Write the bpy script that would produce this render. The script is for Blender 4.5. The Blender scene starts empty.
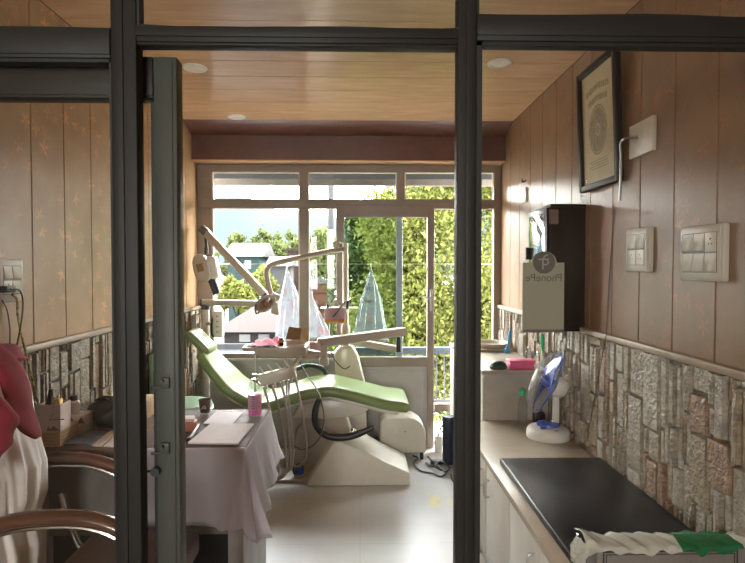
import bpy, bmesh, math, random
import numpy as np
from mathutils import Vector, Matrix, Euler
R = math.radians
rnd = random.Random(7)
scene = bpy.context.scene
COL = scene.collection

# ------------------------------------------------------------------ camera
F = 560.0
cam_d = bpy.data.cameras.new('camera'); cam = bpy.data.objects.new('camera', cam_d); COL.objects.link(cam)
cam_d.sensor_width = 36; cam_d.lens = 36 * F / 745; cam_d.clip_start = .02; cam_d.clip_end = 2000
CAM = Vector((0, 0, 1.5))
ROT = Euler((R(90 - 1.48), 0, R(-1.28)), 'XYZ')
cam.location = CAM; cam.rotation_euler = ROT
scene.camera = cam
RM = ROT.to_matrix()

def P(px, py, Y=None, X=None, Z=None):
    """the point of the place seen at a pixel of the photograph, on a plane of known X, Y or Z"""
    d = RM @ Vector(((px - 372.5) / F, -(py - 281.5) / F, -1))
    if Y is not None: t = Y / d.y
    elif X is not None: t = X / d.x
    else: t = (Z - 1.5) / d.z
    return CAM + d * t

# ------------------------------------------------------------------ room constants
XL, XR, YB, ZC, YP = -1.32, 1.157, 4.6, 2.6, 1.35
YF = -2.6

# ------------------------------------------------------------------ materials
def nn(nt, t, **kw):
    n = nt.nodes.new(t)
    for k, v in kw.items(): setattr(n, k, v)
    return n

def ext(c, k=.055): return tuple(v * k for v in c)
def pmat(name, col, rough=.5, metal=0, var=.12, vscale=12, bump=0, bscale=80, coat=0, spec=.5, stretch=None, sheen=0, trans=0, col2=None, sub=0):
    m = bpy.data.materials.new(name); m.use_nodes = True; nt = m.node_tree
    b = nt.nodes['Principled BSDF']
    tc = nn(nt, 'ShaderNodeTexCoord'); src = tc.outputs['Object']
    if stretch:
        mp = nn(nt, 'ShaderNodeMapping'); mp.inputs['Scale'].default_value = stretch
        nt.links.new(src, mp.inputs['Vector']); src = mp.outputs[0]
    no = nn(nt, 'ShaderNodeTexNoise'); no.inputs['Scale'].default_value = vscale; no.inputs['Detail'].default_value = 4
    nt.links.new(src, no.inputs['Vector'])
    rp = nn(nt, 'ShaderNodeValToRGB')
    c2 = col2 or tuple(min(1, c * (1 + var)) for c in col)
    c1 = tuple(c * (1 - var) for c in col) if not col2 else col
    rp.color_ramp.elements[0].position = .3; rp.color_ramp.elements[1].position = .7
    rp.color_ramp.elements[0].color = (*c1, 1); rp.color_ramp.elements[1].color = (*c2, 1)
    nt.links.new(no.outputs['Fac'], rp.inputs[0]); nt.links.new(rp.outputs[0], b.inputs['Base Color'])
    b.inputs['Roughness'].default_value = rough; b.inputs['Metallic'].default_value = metal
    b.inputs['Specular IOR Level'].default_value = spec
    b.inputs['Coat Weight'].default_value = coat; b.inputs['Coat Roughness'].default_value = .12
    b.inputs['Sheen Weight'].default_value = sheen
    b.inputs['Transmission Weight'].default_value = trans
    if sub:
        b.inputs['Subsurface Weight'].default_value = sub; b.inputs['Subsurface Radius'].default_value = (.02, .02, .02)
    if bump:
        n2 = nn(nt, 'ShaderNodeTexNoise'); n2.inputs['Scale'].default_value = bscale; n2.inputs['Detail'].default_value = 5
        nt.links.new(src, n2.inputs['Vector'])
        bp = nn(nt, 'ShaderNodeBump'); bp.inputs['Strength'].default_value = bump; bp.inputs['Distance'].default_value = .01
        nt.links.new(n2.outputs['Fac'], bp.inputs['Height']); nt.links.new(bp.outputs[0], b.inputs['Normal'])
    return m

def schlick(nt, k=1.0):
    lw = nn(nt, 'ShaderNodeLayerWeight'); lw.inputs[0].default_value = .5
    pw = nn(nt, 'ShaderNodeMath', operation='POWER'); pw.inputs[1].default_value = 5; nt.links.new(lw.outputs['Facing'], pw.inputs[0])
    ma = nn(nt, 'ShaderNodeMath', operation='MULTIPLY_ADD'); ma.inputs[1].default_value = .7 * k; ma.inputs[2].default_value = .035 * k
    nt.links.new(pw.outputs[0], ma.inputs[0]); return ma

def glassmat(name, tint=(.96, .97, .96), refl=1.0, haze=0.0, hazecol=(.8, .8, .78)):
    m = bpy.data.materials.new(name); m.use_nodes = True; nt = m.node_tree
    nt.nodes.remove(nt.nodes['Principled BSDF']); out = nt.nodes['Material Output']
    tr = nn(nt, 'ShaderNodeBsdfTransparent'); tr.inputs[0].default_value = (*tint, 1)
    gl = nn(nt, 'ShaderNodeBsdfGlossy'); gl.inputs['Roughness'].default_value = .02
    mu = schlick(nt, refl)
    mx = nn(nt, 'ShaderNodeMixShader'); nt.links.new(mu.outputs[0], mx.inputs[0])
    last = tr.outputs[0]
    if haze:
        df = nn(nt, 'ShaderNodeBsdfDiffuse'); df.inputs[0].default_value = (*hazecol, 1)
        tc = nn(nt, 'ShaderNodeTexCoord'); no = nn(nt, 'ShaderNodeTexNoise'); no.inputs['Scale'].default_value = 5
        nt.links.new(tc.outputs['Object'], no.inputs['Vector'])
        m2 = nn(nt, 'ShaderNodeMath', operation='MULTIPLY'); m2.inputs[1].default_value = haze * 2
        nt.links.new(no.outputs['Fac'], m2.inputs[0])
        mh = nn(nt, 'ShaderNodeMixShader'); nt.links.new(m2.outputs[0], mh.inputs[0])
        nt.links.new(tr.outputs[0], mh.inputs[1]); nt.links.new(df.outputs[0], mh.inputs[2]); last = mh.outputs[0]
    nt.links.new(last, mx.inputs[1]); nt.links.new(gl.outputs[0], mx.inputs[2])
    nt.links.new(mx.outputs[0], out.inputs[0])
    return m

def sheetmat(name, col, transp=.5, translucent=.5, rough=.2, print_col=None, print_scale=12, print2=None, gloss=1.0):
    """thin plastic or paper: part see-through, part translucent, glossy creases"""
    m = bpy.data.materials.new(name); m.use_nodes = True; nt = m.node_tree
    nt.nodes.remove(nt.nodes['Principled BSDF']); out = nt.nodes['Material Output']
    tc = nn(nt, 'ShaderNodeTexCoord')
    df = nn(nt, 'ShaderNodeBsdfDiffuse'); tl = nn(nt, 'ShaderNodeBsdfTranslucent'); tr = nn(nt, 'ShaderNodeBsdfTransparent')
    gl = nn(nt, 'ShaderNodeBsdfGlossy'); gl.inputs['Roughness'].default_value = rough
    rgb = nn(nt, 'ShaderNodeRGB'); rgb.outputs[0].default_value = (*col, 1); c = rgb.outputs[0]
    if print_col:
        for k, pc in enumerate([print_col] + ([print2] if print2 else [])):
            vo = nn(nt, 'ShaderNodeTexVoronoi'); vo.inputs['Scale'].default_value = print_scale * (1 + .5 * k)
            nt.links.new(tc.outputs['Object'], vo.inputs['Vector'])
            lt = nn(nt, 'ShaderNodeMath', operation='LESS_THAN'); lt.inputs[1].default_value = .3
            nt.links.new(vo.outputs['Distance'], lt.inputs[0])
            sx = nn(nt, 'ShaderNodeSeparateColor'); nt.links.new(vo.outputs['Color'], sx.inputs[0])
            l2 = nn(nt, 'ShaderNodeMath', operation='GREATER_THAN'); l2.inputs[1].default_value = .3
            nt.links.new(sx.outputs[k], l2.inputs[0])
            mm = nn(nt, 'ShaderNodeMath', operation='MULTIPLY'); nt.links.new(lt.outputs[0], mm.inputs[0]); nt.links.new(l2.outputs[0], mm.inputs[1])
            mc = nn(nt, 'ShaderNodeMix', data_type='RGBA'); nt.links.new(mm.outputs[0], mc.inputs[0])
            nt.links.new(c, mc.inputs[6]); mc.inputs[7].default_value = (*pc, 1); c = mc.outputs[2]
    nt.links.new(c, df.inputs[0]); nt.links.new(c, tl.inputs[0])
    a = nn(nt, 'ShaderNodeMixShader'); a.inputs[0].default_value = translucent
    nt.links.new(df.outputs[0], a.inputs[1]); nt.links.new(tl.outputs[0], a.inputs[2])
    b = nn(nt, 'ShaderNodeMixShader'); b.inputs[0].default_value = transp
    nt.links.new(a.outputs[0], b.inputs[1]); nt.links.new(tr.outputs[0], b.inputs[2])
    fr = schlick(nt, gloss)
    g = nn(nt, 'ShaderNodeMixShader'); nt.links.new(fr.outputs[0], g.inputs[0])
    nt.links.new(b.outputs[0], g.inputs[1]); nt.links.new(gl.outputs[0], g.inputs[2])
    nt.links.new(g.outputs[0], out.inputs[0])
    return m

def wallmat(name, base, base2, motif, rough=.32, axis='YZ', motif_amt=.75):
    """printed laminate board with a scattered leaf-burst print"""
    m = bpy.data.materials.new(name); m.use_nodes = True; nt = m.node_tree; L = nt.links.new
    b = nt.nodes['Principled BSDF']
    tc = nn(nt, 'ShaderNodeTexCoord'); sp = nn(nt, 'ShaderNodeSeparateXYZ'); L(tc.outputs['Object'], sp.inputs[0])
    cb = nn(nt, 'ShaderNodeCombineXYZ')
    L(sp.outputs['Y' if axis == 'YZ' else 'X'], cb.inputs[0]); L(sp.outputs['Z' if axis == 'YZ' else 'Y'], cb.inputs[1])
    sc = nn(nt, 'ShaderNodeVectorMath', operation='SCALE'); sc.inputs['Scale'].default_value = 11.5; L(cb.outputs[0], sc.inputs[0])
    vo = nn(nt, 'ShaderNodeTexVoronoi', voronoi_dimensions='2D'); vo.inputs['Scale'].default_value = 1; L(sc.outputs[0], vo.inputs['Vector'])
    df = nn(nt, 'ShaderNodeVectorMath', operation='SUBTRACT'); L(sc.outputs[0], df.inputs[0]); L(vo.outputs['Position'], df.inputs[1])
    s2 = nn(nt, 'ShaderNodeSeparateXYZ'); L(df.outputs[0], s2.inputs[0])
    at = nn(nt, 'ShaderNodeMath', operation='ARCTAN2'); L(s2.outputs[0], at.inputs[0]); L(s2.outputs[1], at.inputs[1])
    sc2 = nn(nt, 'ShaderNodeSeparateColor'); L(vo.outputs['Color'], sc2.inputs[0])
    ma = nn(nt, 'ShaderNodeMath', operation='MULTIPLY_ADD'); L(sc2.outputs[0], ma.inputs[0]); ma.inputs[1].default_value = 6; L(at.outputs[0], ma.inputs[2])
    m5 = nn(nt, 'ShaderNodeMath', operation='MULTIPLY'); L(ma.outputs[0], m5.inputs[0]); m5.inputs[1].default_value = 5
    co = nn(nt, 'ShaderNodeMath', operation='COSINE'); L(m5.outputs[0], co.inputs[0])
    pr = nn(nt, 'ShaderNodeMath', operation='MULTIPLY_ADD'); L(co.outputs[0], pr.inputs[0]); pr.inputs[1].default_value = .17; pr.inputs[2].default_value = .27
    su = nn(nt, 'ShaderNodeMath', operation='SUBTRACT'); L(pr.outputs[0], su.inputs[0]); L(vo.outputs['Distance'], su.inputs[1])
    mr = nn(nt, 'ShaderNodeMapRange'); mr.inputs['From Min'].default_value = -.03; mr.inputs['From Max'].default_value = .14; L(su.outputs[0], mr.inputs[0])
    on = nn(nt, 'ShaderNodeMapRange'); on.inputs['From Min'].default_value = .3; on.inputs['From Max'].default_value = .95; L(sc2.outputs[1], on.inputs[0])
    n1 = nn(nt, 'ShaderNodeTexNoise'); n1.inputs['Scale'].default_value = 45; n1.inputs['Detail'].default_value = 4; L(tc.outputs['Object'], n1.inputs['Vector'])
    mk = nn(nt, 'ShaderNodeMath', operation='MULTIPLY'); L(mr.outputs[0], mk.inputs[0]); L(on.outputs[0], mk.inputs[1])
    nk = nn(nt, 'ShaderNodeMapRange'); nk.inputs['From Min'].default_value = .35; nk.inputs['From Max'].default_value = .65; L(n1.outputs['Fac'], nk.inputs[0])
    mk2 = nn(nt, 'ShaderNodeMath', operation='MULTIPLY'); L(mk.outputs[0], mk2.inputs[0]); L(nk.outputs[0], mk2.inputs[1])
    mk3 = nn(nt, 'ShaderNodeMath', operation='MULTIPLY'); L(mk2.outputs[0], mk3.inputs[0]); mk3.inputs[1].default_value = motif_amt
    n2 = nn(nt, 'ShaderNodeTexNoise'); n2.inputs['Scale'].default_value = 5; n2.inputs['Detail'].default_value = 6; L(tc.outputs['Object'], n2.inputs['Vector'])
    rp = nn(nt, 'ShaderNodeValToRGB'); rp.color_ramp.elements[0].position = .35; rp.color_ramp.elements[1].position = .65
    rp.color_ramp.elements[0].color = (*base, 1); rp.color_ramp.elements[1].color = (*base2, 1); L(n2.outputs['Fac'], rp.inputs[0])
    mx = nn(nt, 'ShaderNodeMix', data_type='RGBA'); L(mk3.outputs[0], mx.inputs[0]); L(rp.outputs[0], mx.inputs[6]); mx.inputs[7].default_value = (*motif, 1)
    L(mx.outputs[2], b.inputs['Base Color']); b.inputs['Roughness'].default_value = rough
    b.inputs['Specular IOR Level'].default_value = .35
    return m

def stonemat():
    m = bpy.data.materials.new('stone_cladding'); m.use_nodes = True; nt = m.node_tree; L = nt.links.new
    b = nt.nodes['Principled BSDF']
    g = nn(nt, 'ShaderNodeNewGeometry'); rp = nn(nt, 'ShaderNodeValToRGB'); e = rp.color_ramp.elements
    e[0].position = 0; e[0].color = (.34, .29, .23, 1); e[1].position = 1; e[1].color = (.40, .32, .22, 1)
    for p, c in ((.22, (.38, .335, .27, 1)), (.45, (.33, .26, .175, 1)), (.65, (.31, .20, .13, 1)), (.8, (.42, .38, .31, 1))):
        x = e.new(p); x.color = c
    rp.color_ramp.interpolation = 'CONSTANT'
    L(g.outputs['Random Per Island'], rp.inputs[0])
    tc = nn(nt, 'ShaderNodeTexCoord')
    n1 = nn(nt, 'ShaderNodeTexNoise'); n1.inputs['Scale'].default_value = 30; n1.inputs['Detail'].default_value = 6; L(tc.outputs['Object'], n1.inputs['Vector'])
    mr = nn(nt, 'ShaderNodeMapRange'); mr.inputs['From Min'].default_value = .3; mr.inputs['From Max'].default_value = .7
    mr.inputs['To Min'].default_value = .5; mr.inputs['To Max'].default_value = 1.05; L(n1.outputs['Fac'], mr.inputs[0])
    vm = nn(nt, 'ShaderNodeVectorMath', operation='SCALE'); L(rp.outputs[0], vm.inputs[0]); L(mr.outputs[0], vm.inputs['Scale'])
    L(vm.outputs[0], b.inputs['Base Color'])
    n2 = nn(nt, 'ShaderNodeTexNoise'); n2.inputs['Scale'].default_value = 70; n2.inputs['Detail'].default_value = 6; L(tc.outputs['Object'], n2.inputs['Vector'])
    bp = nn(nt, 'ShaderNodeBump'); bp.inputs['Strength'].default_value = .8; bp.inputs['Distance'].default_value = .012
    L(n2.outputs['Fac'], bp.inputs['Height']); L(bp.outputs[0], b.inputs['Normal'])
    b.inputs['Roughness'].default_value = .27
    return m

def leafmat(name, c1, c2, c3):
    m = bpy.data.materials.new(name); m.use_nodes = True; nt = m.node_tree; L = nt.links.new
    nt.nodes.remove(nt.nodes['Principled BSDF']); out = nt.nodes['Material Output']
    g = nn(nt, 'ShaderNodeNewGeometry'); rp = nn(nt, 'ShaderNodeValToRGB'); e = rp.color_ramp.elements
    e[0].color = (*c1, 1); e[1].color = (*c3, 1); x = e.new(.5); x.color = (*c2, 1)
    L(g.outputs['Random Per Island'], rp.inputs[0])
    df = nn(nt, 'ShaderNodeBsdfDiffuse'); tl = nn(nt, 'ShaderNodeBsdfTranslucent'); mx = nn(nt, 'ShaderNodeMixShader'); mx.inputs[0].default_value = .5
    L(rp.outputs[0], df.inputs[0]); L(rp.outputs[0], tl.inputs[0]); L(df.outputs[0], mx.inputs[1]); L(tl.outputs[0], mx.inputs[2]); L(mx.outputs[0], out.inputs[0])
    return m

def floormat():
    m = pmat('floor_tile', (.50, .48, .455), rough=.22, var=.07, vscale=4)
    nt = m.node_tree; L = nt.links.new; b = nt.nodes['Principled BSDF']
    src = b.inputs['Base Color'].links[0].from_socket
    tc = nn(nt, 'ShaderNodeTexCoord')
    # tile joints
    br = nn(nt, 'ShaderNodeTexBrick'); br.offset = 0; br.inputs['Scale'].default_value = 1
    br.inputs['Brick Width'].default_value = .6; br.inputs['Row Height'].default_value = .6; br.inputs['Mortar Size'].default_value = .003
    br.inputs['Color1'].default_value = (0, 0, 0, 1); br.inputs['Color2'].default_value = (0, 0, 0, 1); br.inputs['Mortar'].default_value = (1, 1, 1, 1)
    L(tc.outputs['Object'], br.inputs['Vector'])
    m1 = nn(nt, 'ShaderNodeMix', data_type='RGBA')
    s = nn(nt, 'ShaderNodeMath', operation='MULTIPLY'); s.inputs[1].default_value = .35; L(br.outputs['Color'], s.inputs[0]); L(s.outputs[0], m1.inputs[0])
    L(src, m1.inputs[6]); m1.inputs[7].default_value = (.3, .28, .26, 1)
    # remains of a yellow floor sticker
    cs = P(441, 500, Z=0)
    sb = nn(nt, 'ShaderNodeVectorMath', operation='DISTANCE'); L(tc.outputs['Object'], sb.inputs[0]); sb.inputs[1].default_value = cs
    n = nn(nt, 'ShaderNodeTexNoise'); n.inputs['Scale'].default_value = 16; n.inputs['Detail'].default_value = 3; L(tc.outputs['Object'], n.inputs['Vector'])
    r1 = nn(nt, 'ShaderNodeMapRange'); r1.inputs['From Min'].default_value = .05; r1.inputs['From Max'].default_value = .2; r1.inputs['To Min'].default_value = .16; r1.inputs['To Max'].default_value = -.12; L(sb.outputs['Value'], r1.inputs[0])
    ad = nn(nt, 'ShaderNodeMath', operation='ADD'); L(r1.outputs[0], ad.inputs[0]); L(n.outputs['Fac'], ad.inputs[1])
    gt = nn(nt, 'ShaderNodeMapRange'); gt.inputs['From Min'].default_value = .6; gt.inputs['From Max'].default_value = .68; L(ad.outputs[0], gt.inputs[0])
    m2 = nn(nt, 'ShaderNodeMix', data_type='RGBA'); L(gt.outputs[0], m2.inputs[0]); L(m1.outputs[2], m2.inputs[6]); m2.inputs[7].default_value = (.62, .52, .2, 1)
    L(m2.outputs[2], b.inputs['Base Color'])
    n3 = nn(nt, 'ShaderNodeTexNoise'); n3.inputs['Scale'].default_value = 9; n3.inputs['Detail'].default_value = 5; L(tc.outputs['Object'], n3.inputs['Vector'])
    r3 = nn(nt, 'ShaderNodeMapRange'); r3.inputs['To Min'].default_value = .26; r3.inputs['To Max'].default_value = .42; L(n3.outputs['Fac'], r3.inputs[0]); L(r3.outputs[0], b.inputs['Roughness'])
    return m

M = {}
M['frame'] = pmat('dark_powder_coat', (.019, .018, .0155), spec=.2, rough=.5, var=.1, vscale=6, bump=.03, bscale=300)
M['rubber'] = pmat('black_rubber', (.006, .006, .006), rough=.6)
M['doorleaf'] = pmat('grey_aluminium', (.06, .064, .053), spec=.22, rough=.45, var=.1, vscale=6)
M['glass'] = glassmat('window_glass', refl=.4)
M['glass_front'] = glassmat('dusty_glass', tint=(.985, .985, .975), refl=.4, haze=.0015)
M['glass_tint'] = glassmat('tinted_glass', tint=(.62, .68, .64), refl=.4)
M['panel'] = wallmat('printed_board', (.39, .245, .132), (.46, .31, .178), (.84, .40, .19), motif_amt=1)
M['panel_shaded'] = wallmat('printed_board_shaded', (.205, .115, .057), (.26, .155, .083), (.42, .16, .07), rough=.34, motif_amt=.9)  # same boards as the left wall, with the shade put into the colour
M['ceil'] = pmat('ceiling_board', (.55, .335, .19), rough=.24, var=.14, vscale=3, stretch=(1.2, 7, 1), col2=(.66, .43, .262))
M['beam'] = pmat('shaded_beam_board', (.115, .047, .034), rough=.35, var=.15, vscale=8)  # board colour darkened for the shade on the backlit beam
M['groove'] = pmat('groove_dark', (.05, .03, .02), rough=.7)
M['stone'] = stonemat()
M['mortar'] = pmat('mortar', (.11, .097, .08), rough=.9, bump=.3)
M['cap'] = pmat('cap_strip', (.34, .27, .20), rough=.4)
M['floor'] = floormat()
M['winframe'] = pmat('brown_aluminium', (.235, .19, .158), rough=.38, var=.06)
M['whitewall'] = pmat('painted_wall', (.42, .41, .40), rough=.6, var=.05)
M['white'] = pmat('white_plastic', (.72, .70, .66), rough=.35, var=.03)
M['plate'] = pmat('switch_plate', (.54, .50, .43), rough=.35, var=.03)
M['frontwall'] = pmat('brown_painted_wall', (.13, .105, .085), rough=.7)
M['ivory'] = pmat('ivory_plastic', (.62, .58, .48), rough=.35, var=.05)
M['beige'] = pmat('beige_enamel', (.46, .40, .33), rough=.32, var=.05)
M['cream'] = pmat('cream_enamel', (.68, .64, .55), rough=.25, var=.04)
M['dk'] = pmat('dark_plastic', (.02, .02, .022), rough=.4)
M['wire'] = pmat('grey_wire', (.42, .42, .40), rough=.4)
M['modesty'] = pmat('grey_brown_board', (.20, .185, .175), rough=.6)
M['green'] = pmat('green_vinyl', (.205, .265, .105), rough=.33, var=.07, vscale=5, spec=.42, coat=.06)
M['mint'] = pmat('mint_vinyl', (.33, .52, .36), rough=.28, var=.05)
M['chrome'] = pmat('chrome', (.62, .62, .6), rough=.2, metal=1, var=.04)
M['steel'] = pmat('brushed_steel', (.5, .5, .48), rough=.35, metal=1)
M['wood'] = pmat('dark_polished_wood', (.11, .05, .032), rough=.22, var=.3, vscale=6, stretch=(1, 8, 8), coat=.4)
M['leather'] = pmat('brown_leatherette', (.10, .065, .05), rough=.45, bump=.15, bscale=120)
M['maroon'] = pmat('maroon_fleece', (.25, .014, .036), rough=.9, var=.2, vscale=14, sheen=.05, bump=.15, bscale=200)
M['coat'] = pmat('white_cotton', (.84, .80, .80), rough=.85, var=.05, bump=.1, bscale=250)
M['sheetflat'] = sheetmat('sheet_clinging_to_wood', (.52, .47, .47), transp=.72, translucent=.3, rough=.5, gloss=.12)
M['sheet'] = sheetmat('disposable_sheet', (.80, .75, .79), gloss=.4, transp=.42, translucent=.6, rough=.4)
M['paper'] = pmat('paper', (.66, .61, .61), spec=.15, rough=.7, var=.05)
M['paperprint'] = pmat('printed_paper', (.58, .53, .57), spec=.15, rough=.6, var=.1, vscale=60, stretch=(1, 5, 1))
M['card'] = pmat('cardboard', (.30, .19, .10), rough=.8, var=.1)
M['cardtan'] = pmat('tan_cardboard', (.50, .36, .20), rough=.8, var=.1)
M['cartonpink'] = pmat('pinkish_carton', (.62, .52, .50), rough=.6, var=.05)
M['yellow'] = pmat('yellow_plastic', (.75, .48, .06), rough=.4)
M['blackglossy'] = pmat('black_polythene', (.016, .017, .02), rough=.25, bump=.35, bscale=25)
M['magblue'] = pmat('blue_magazine_cover', (.16, .22, .32), rough=.3, var=.6, vscale=18)
M['magorange'] = pmat('orange_magazine_cover', (.7, .5, .3), rough=.3, var=.3, vscale=14, col2=(.8, .77, .74))
M['desk'] = pmat('desk_laminate', (.16, .11, .085), spec=.2, rough=.5, var=.2, vscale=4, stretch=(1, 10, 10))
M['deskgrey'] = pmat('grey_laminate', (.34, .33, .33), rough=.5)
M['pinkliq'] = sheetmat('pink_liquid', (.85, .12, .45), transp=.35, translucent=.5, rough=.05)
M['clear'] = glassmat('clear_plastic', tint=(.9, .92, .92), refl=1.2, haze=.05)
M['pink'] = pmat('pink_plastic', (.75, .12, .27), rough=.4)
M['magenta'] = pmat('magenta_wrap', (.60, .04, .14), rough=.7, spec=.2)
M['lilac'] = pmat('lilac_cloth', (.6, .35, .45), rough=.8)
M['orange'] = pmat('amber_plastic', (.62, .25, .04), rough=.35)
M['amber'] = pmat('brown_bottle_glass', (.08, .02, .012), rough=.15)
M['blue'] = pmat('blue_plastic', (.05, .1, .42), rough=.3)
M['bluelite'] = pmat('light_blue_plastic', (.05, .3, .6), rough=.35)
M['navy'] = pmat('navy_plastic', (.02, .026, .05), rough=.35)
M['greenp'] = pmat('green_plastic', (.03, .5, .2), rough=.35)
M['darkgreen'] = pmat('dark_green_plastic', (.03, .07, .05), rough=.4)
M['hose'] = pmat('grey_hose', (.40, .365, .335), rough=.4)
M['hosedk'] = pmat('dark_hose', (.10, .085, .075), rough=.4)
M['vinyl'] = pmat('black_couch_vinyl', (.009, .0105, .014), spec=.2, rough=.3, var=.3, vscale=5, bump=.06, bscale=30)
M['lam'] = pmat('cream_laminate', (.47, .40, .325), rough=.25, var=.05)
M['cabwhite'] = pmat('white_cabinet', (.62, .59, .55), rough=.4, var=.05)
M['sinkbox'] = pmat('painted_counter_side', (.44, .41, .35), rough=.5, var=.15, vscale=7)
M['cabdark'] = pmat('black_brown_board', (.012, .006, .004), spec=.2, rough=.3, var=.3, vscale=5)
M['mirror'] = pmat('mirror_door', (.5, .53, .55), rough=.12, metal=1, var=.02)
M['signback'] = sheetmat('sign_board', (.25, .25, .195), transp=0, translucent=.12, rough=.4)
M['signdk'] = pmat('sign_print', (.075, .07, .066), rough=.5)
M['certpaper'] = pmat('aged_certificate', (.62, .49, .31), rough=.5, var=.08, vscale=5)
M['certink'] = pmat('certificate_ink', (.33, .26, .17), rough=.6, var=.35, vscale=60)
M['framebk'] = pmat('black_picture_frame', (.012, .009, .007), spec=.25, rough=.4)
M['plasticbag'] = sheetmat('printed_polythene', (.115, .125, .135), transp=.4, translucent=.55, rough=.12, print_col=(.13, .012, .012), print_scale=11, print2=(.03, .05, .10))
M['wrap'] = sheetmat('white_polythene', (.75, .76, .70), transp=.12, translucent=.25, rough=.15)
M['wrapgreen'] = pmat('green_polythene', (.015, .15, .06), rough=.2, bump=.3, bscale=30)
M['rope'] = pmat('yellow_black_cord', (.35, .26, .10), rough=.7, var=.9, vscale=60)
M['lightgrey'] = pmat('downlight_white', (.78, .74, .68), rough=.4)
# outside
M['ground'] = pmat('ground', (.17, .16, .14), spec=.05, rough=.9, var=.4, vscale=.4)
M['balc'] = pmat('balcony_concrete', (.40, .39, .37), spec=.05, rough=.8, var=.1, vscale=3)
M['conc'] = pmat('concrete', ext((.20, .20, .20)), spec=.05, rough=.8, var=.1, vscale=2)
M['concwhite'] = pmat('white_render', ext((.30, .30, .31)), spec=.05, rough=.8)
M['hill'] = pmat('hazed_hillside', ext((.042, .056, .070), .34), spec=.05, rough=1, var=.12, vscale=.02)  # blue distance haze mixed into the hill colour
M['tin'] = pmat('pink_roof_sheet', ext((.25, .125, .08), .026), spec=.05, rough=.6, var=.1, vscale=.6)
M['tinwhite'] = pmat('white_roof_sheet', ext((.36, .36, .36)), spec=.05, rough=.5)
M['teal'] = pmat('teal_wall', ext((.10, .2, .2)), spec=.05, rough=.7)
M['brick'] = pmat('orange_plank_wall', ext((.26, .12, .065)), spec=.05, rough=.8, var=.12, vscale=3, stretch=(3, 3, .3))
M['greywall'] = pmat('mauve_grey_wall', ext((.13, .115, .12)), spec=.05, rough=.8)
M['brownwall'] = pmat('brown_brick_house', ext((.13, .085, .07)), spec=.05, rough=.8)
M['eave'] = pmat('brown_fascia', (.085, .072, .06), spec=.1, rough=.8)
M['redbrown'] = pmat('reddish_brown_carton', (.34, .12, .07), rough=.6)
M['sash'] = pmat('blue_grey_sash', (.42, .52, .62), rough=.4)
M['rail'] = pmat('blue_grey_rail', ext((.13, .16, .20), .3), spec=.05, rough=.4)
M['railwhite'] = pmat('white_bar', ext((.36, .36, .38), .2), spec=.05, rough=.4)
M['bark'] = pmat('bark', ext((.06, .045, .03)), spec=.05, rough=.9, bump=.5, bscale=20)
M['leafA'] = leafmat('leaf_bright', ext((.10, .12, .022), .37), ext((.18, .195, .05), .37), ext((.27, .275, .09), .37))
M['leafB'] = leafmat('leaf_mid', ext((.08, .11, .03), .31), ext((.13, .16, .055), .31), ext((.2, .22, .09), .31))
M['leafC'] = leafmat('leaf_dark', ext((.03, .05, .015), .31), ext((.06, .09, .03), .31), ext((.11, .14, .05), .31))

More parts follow.
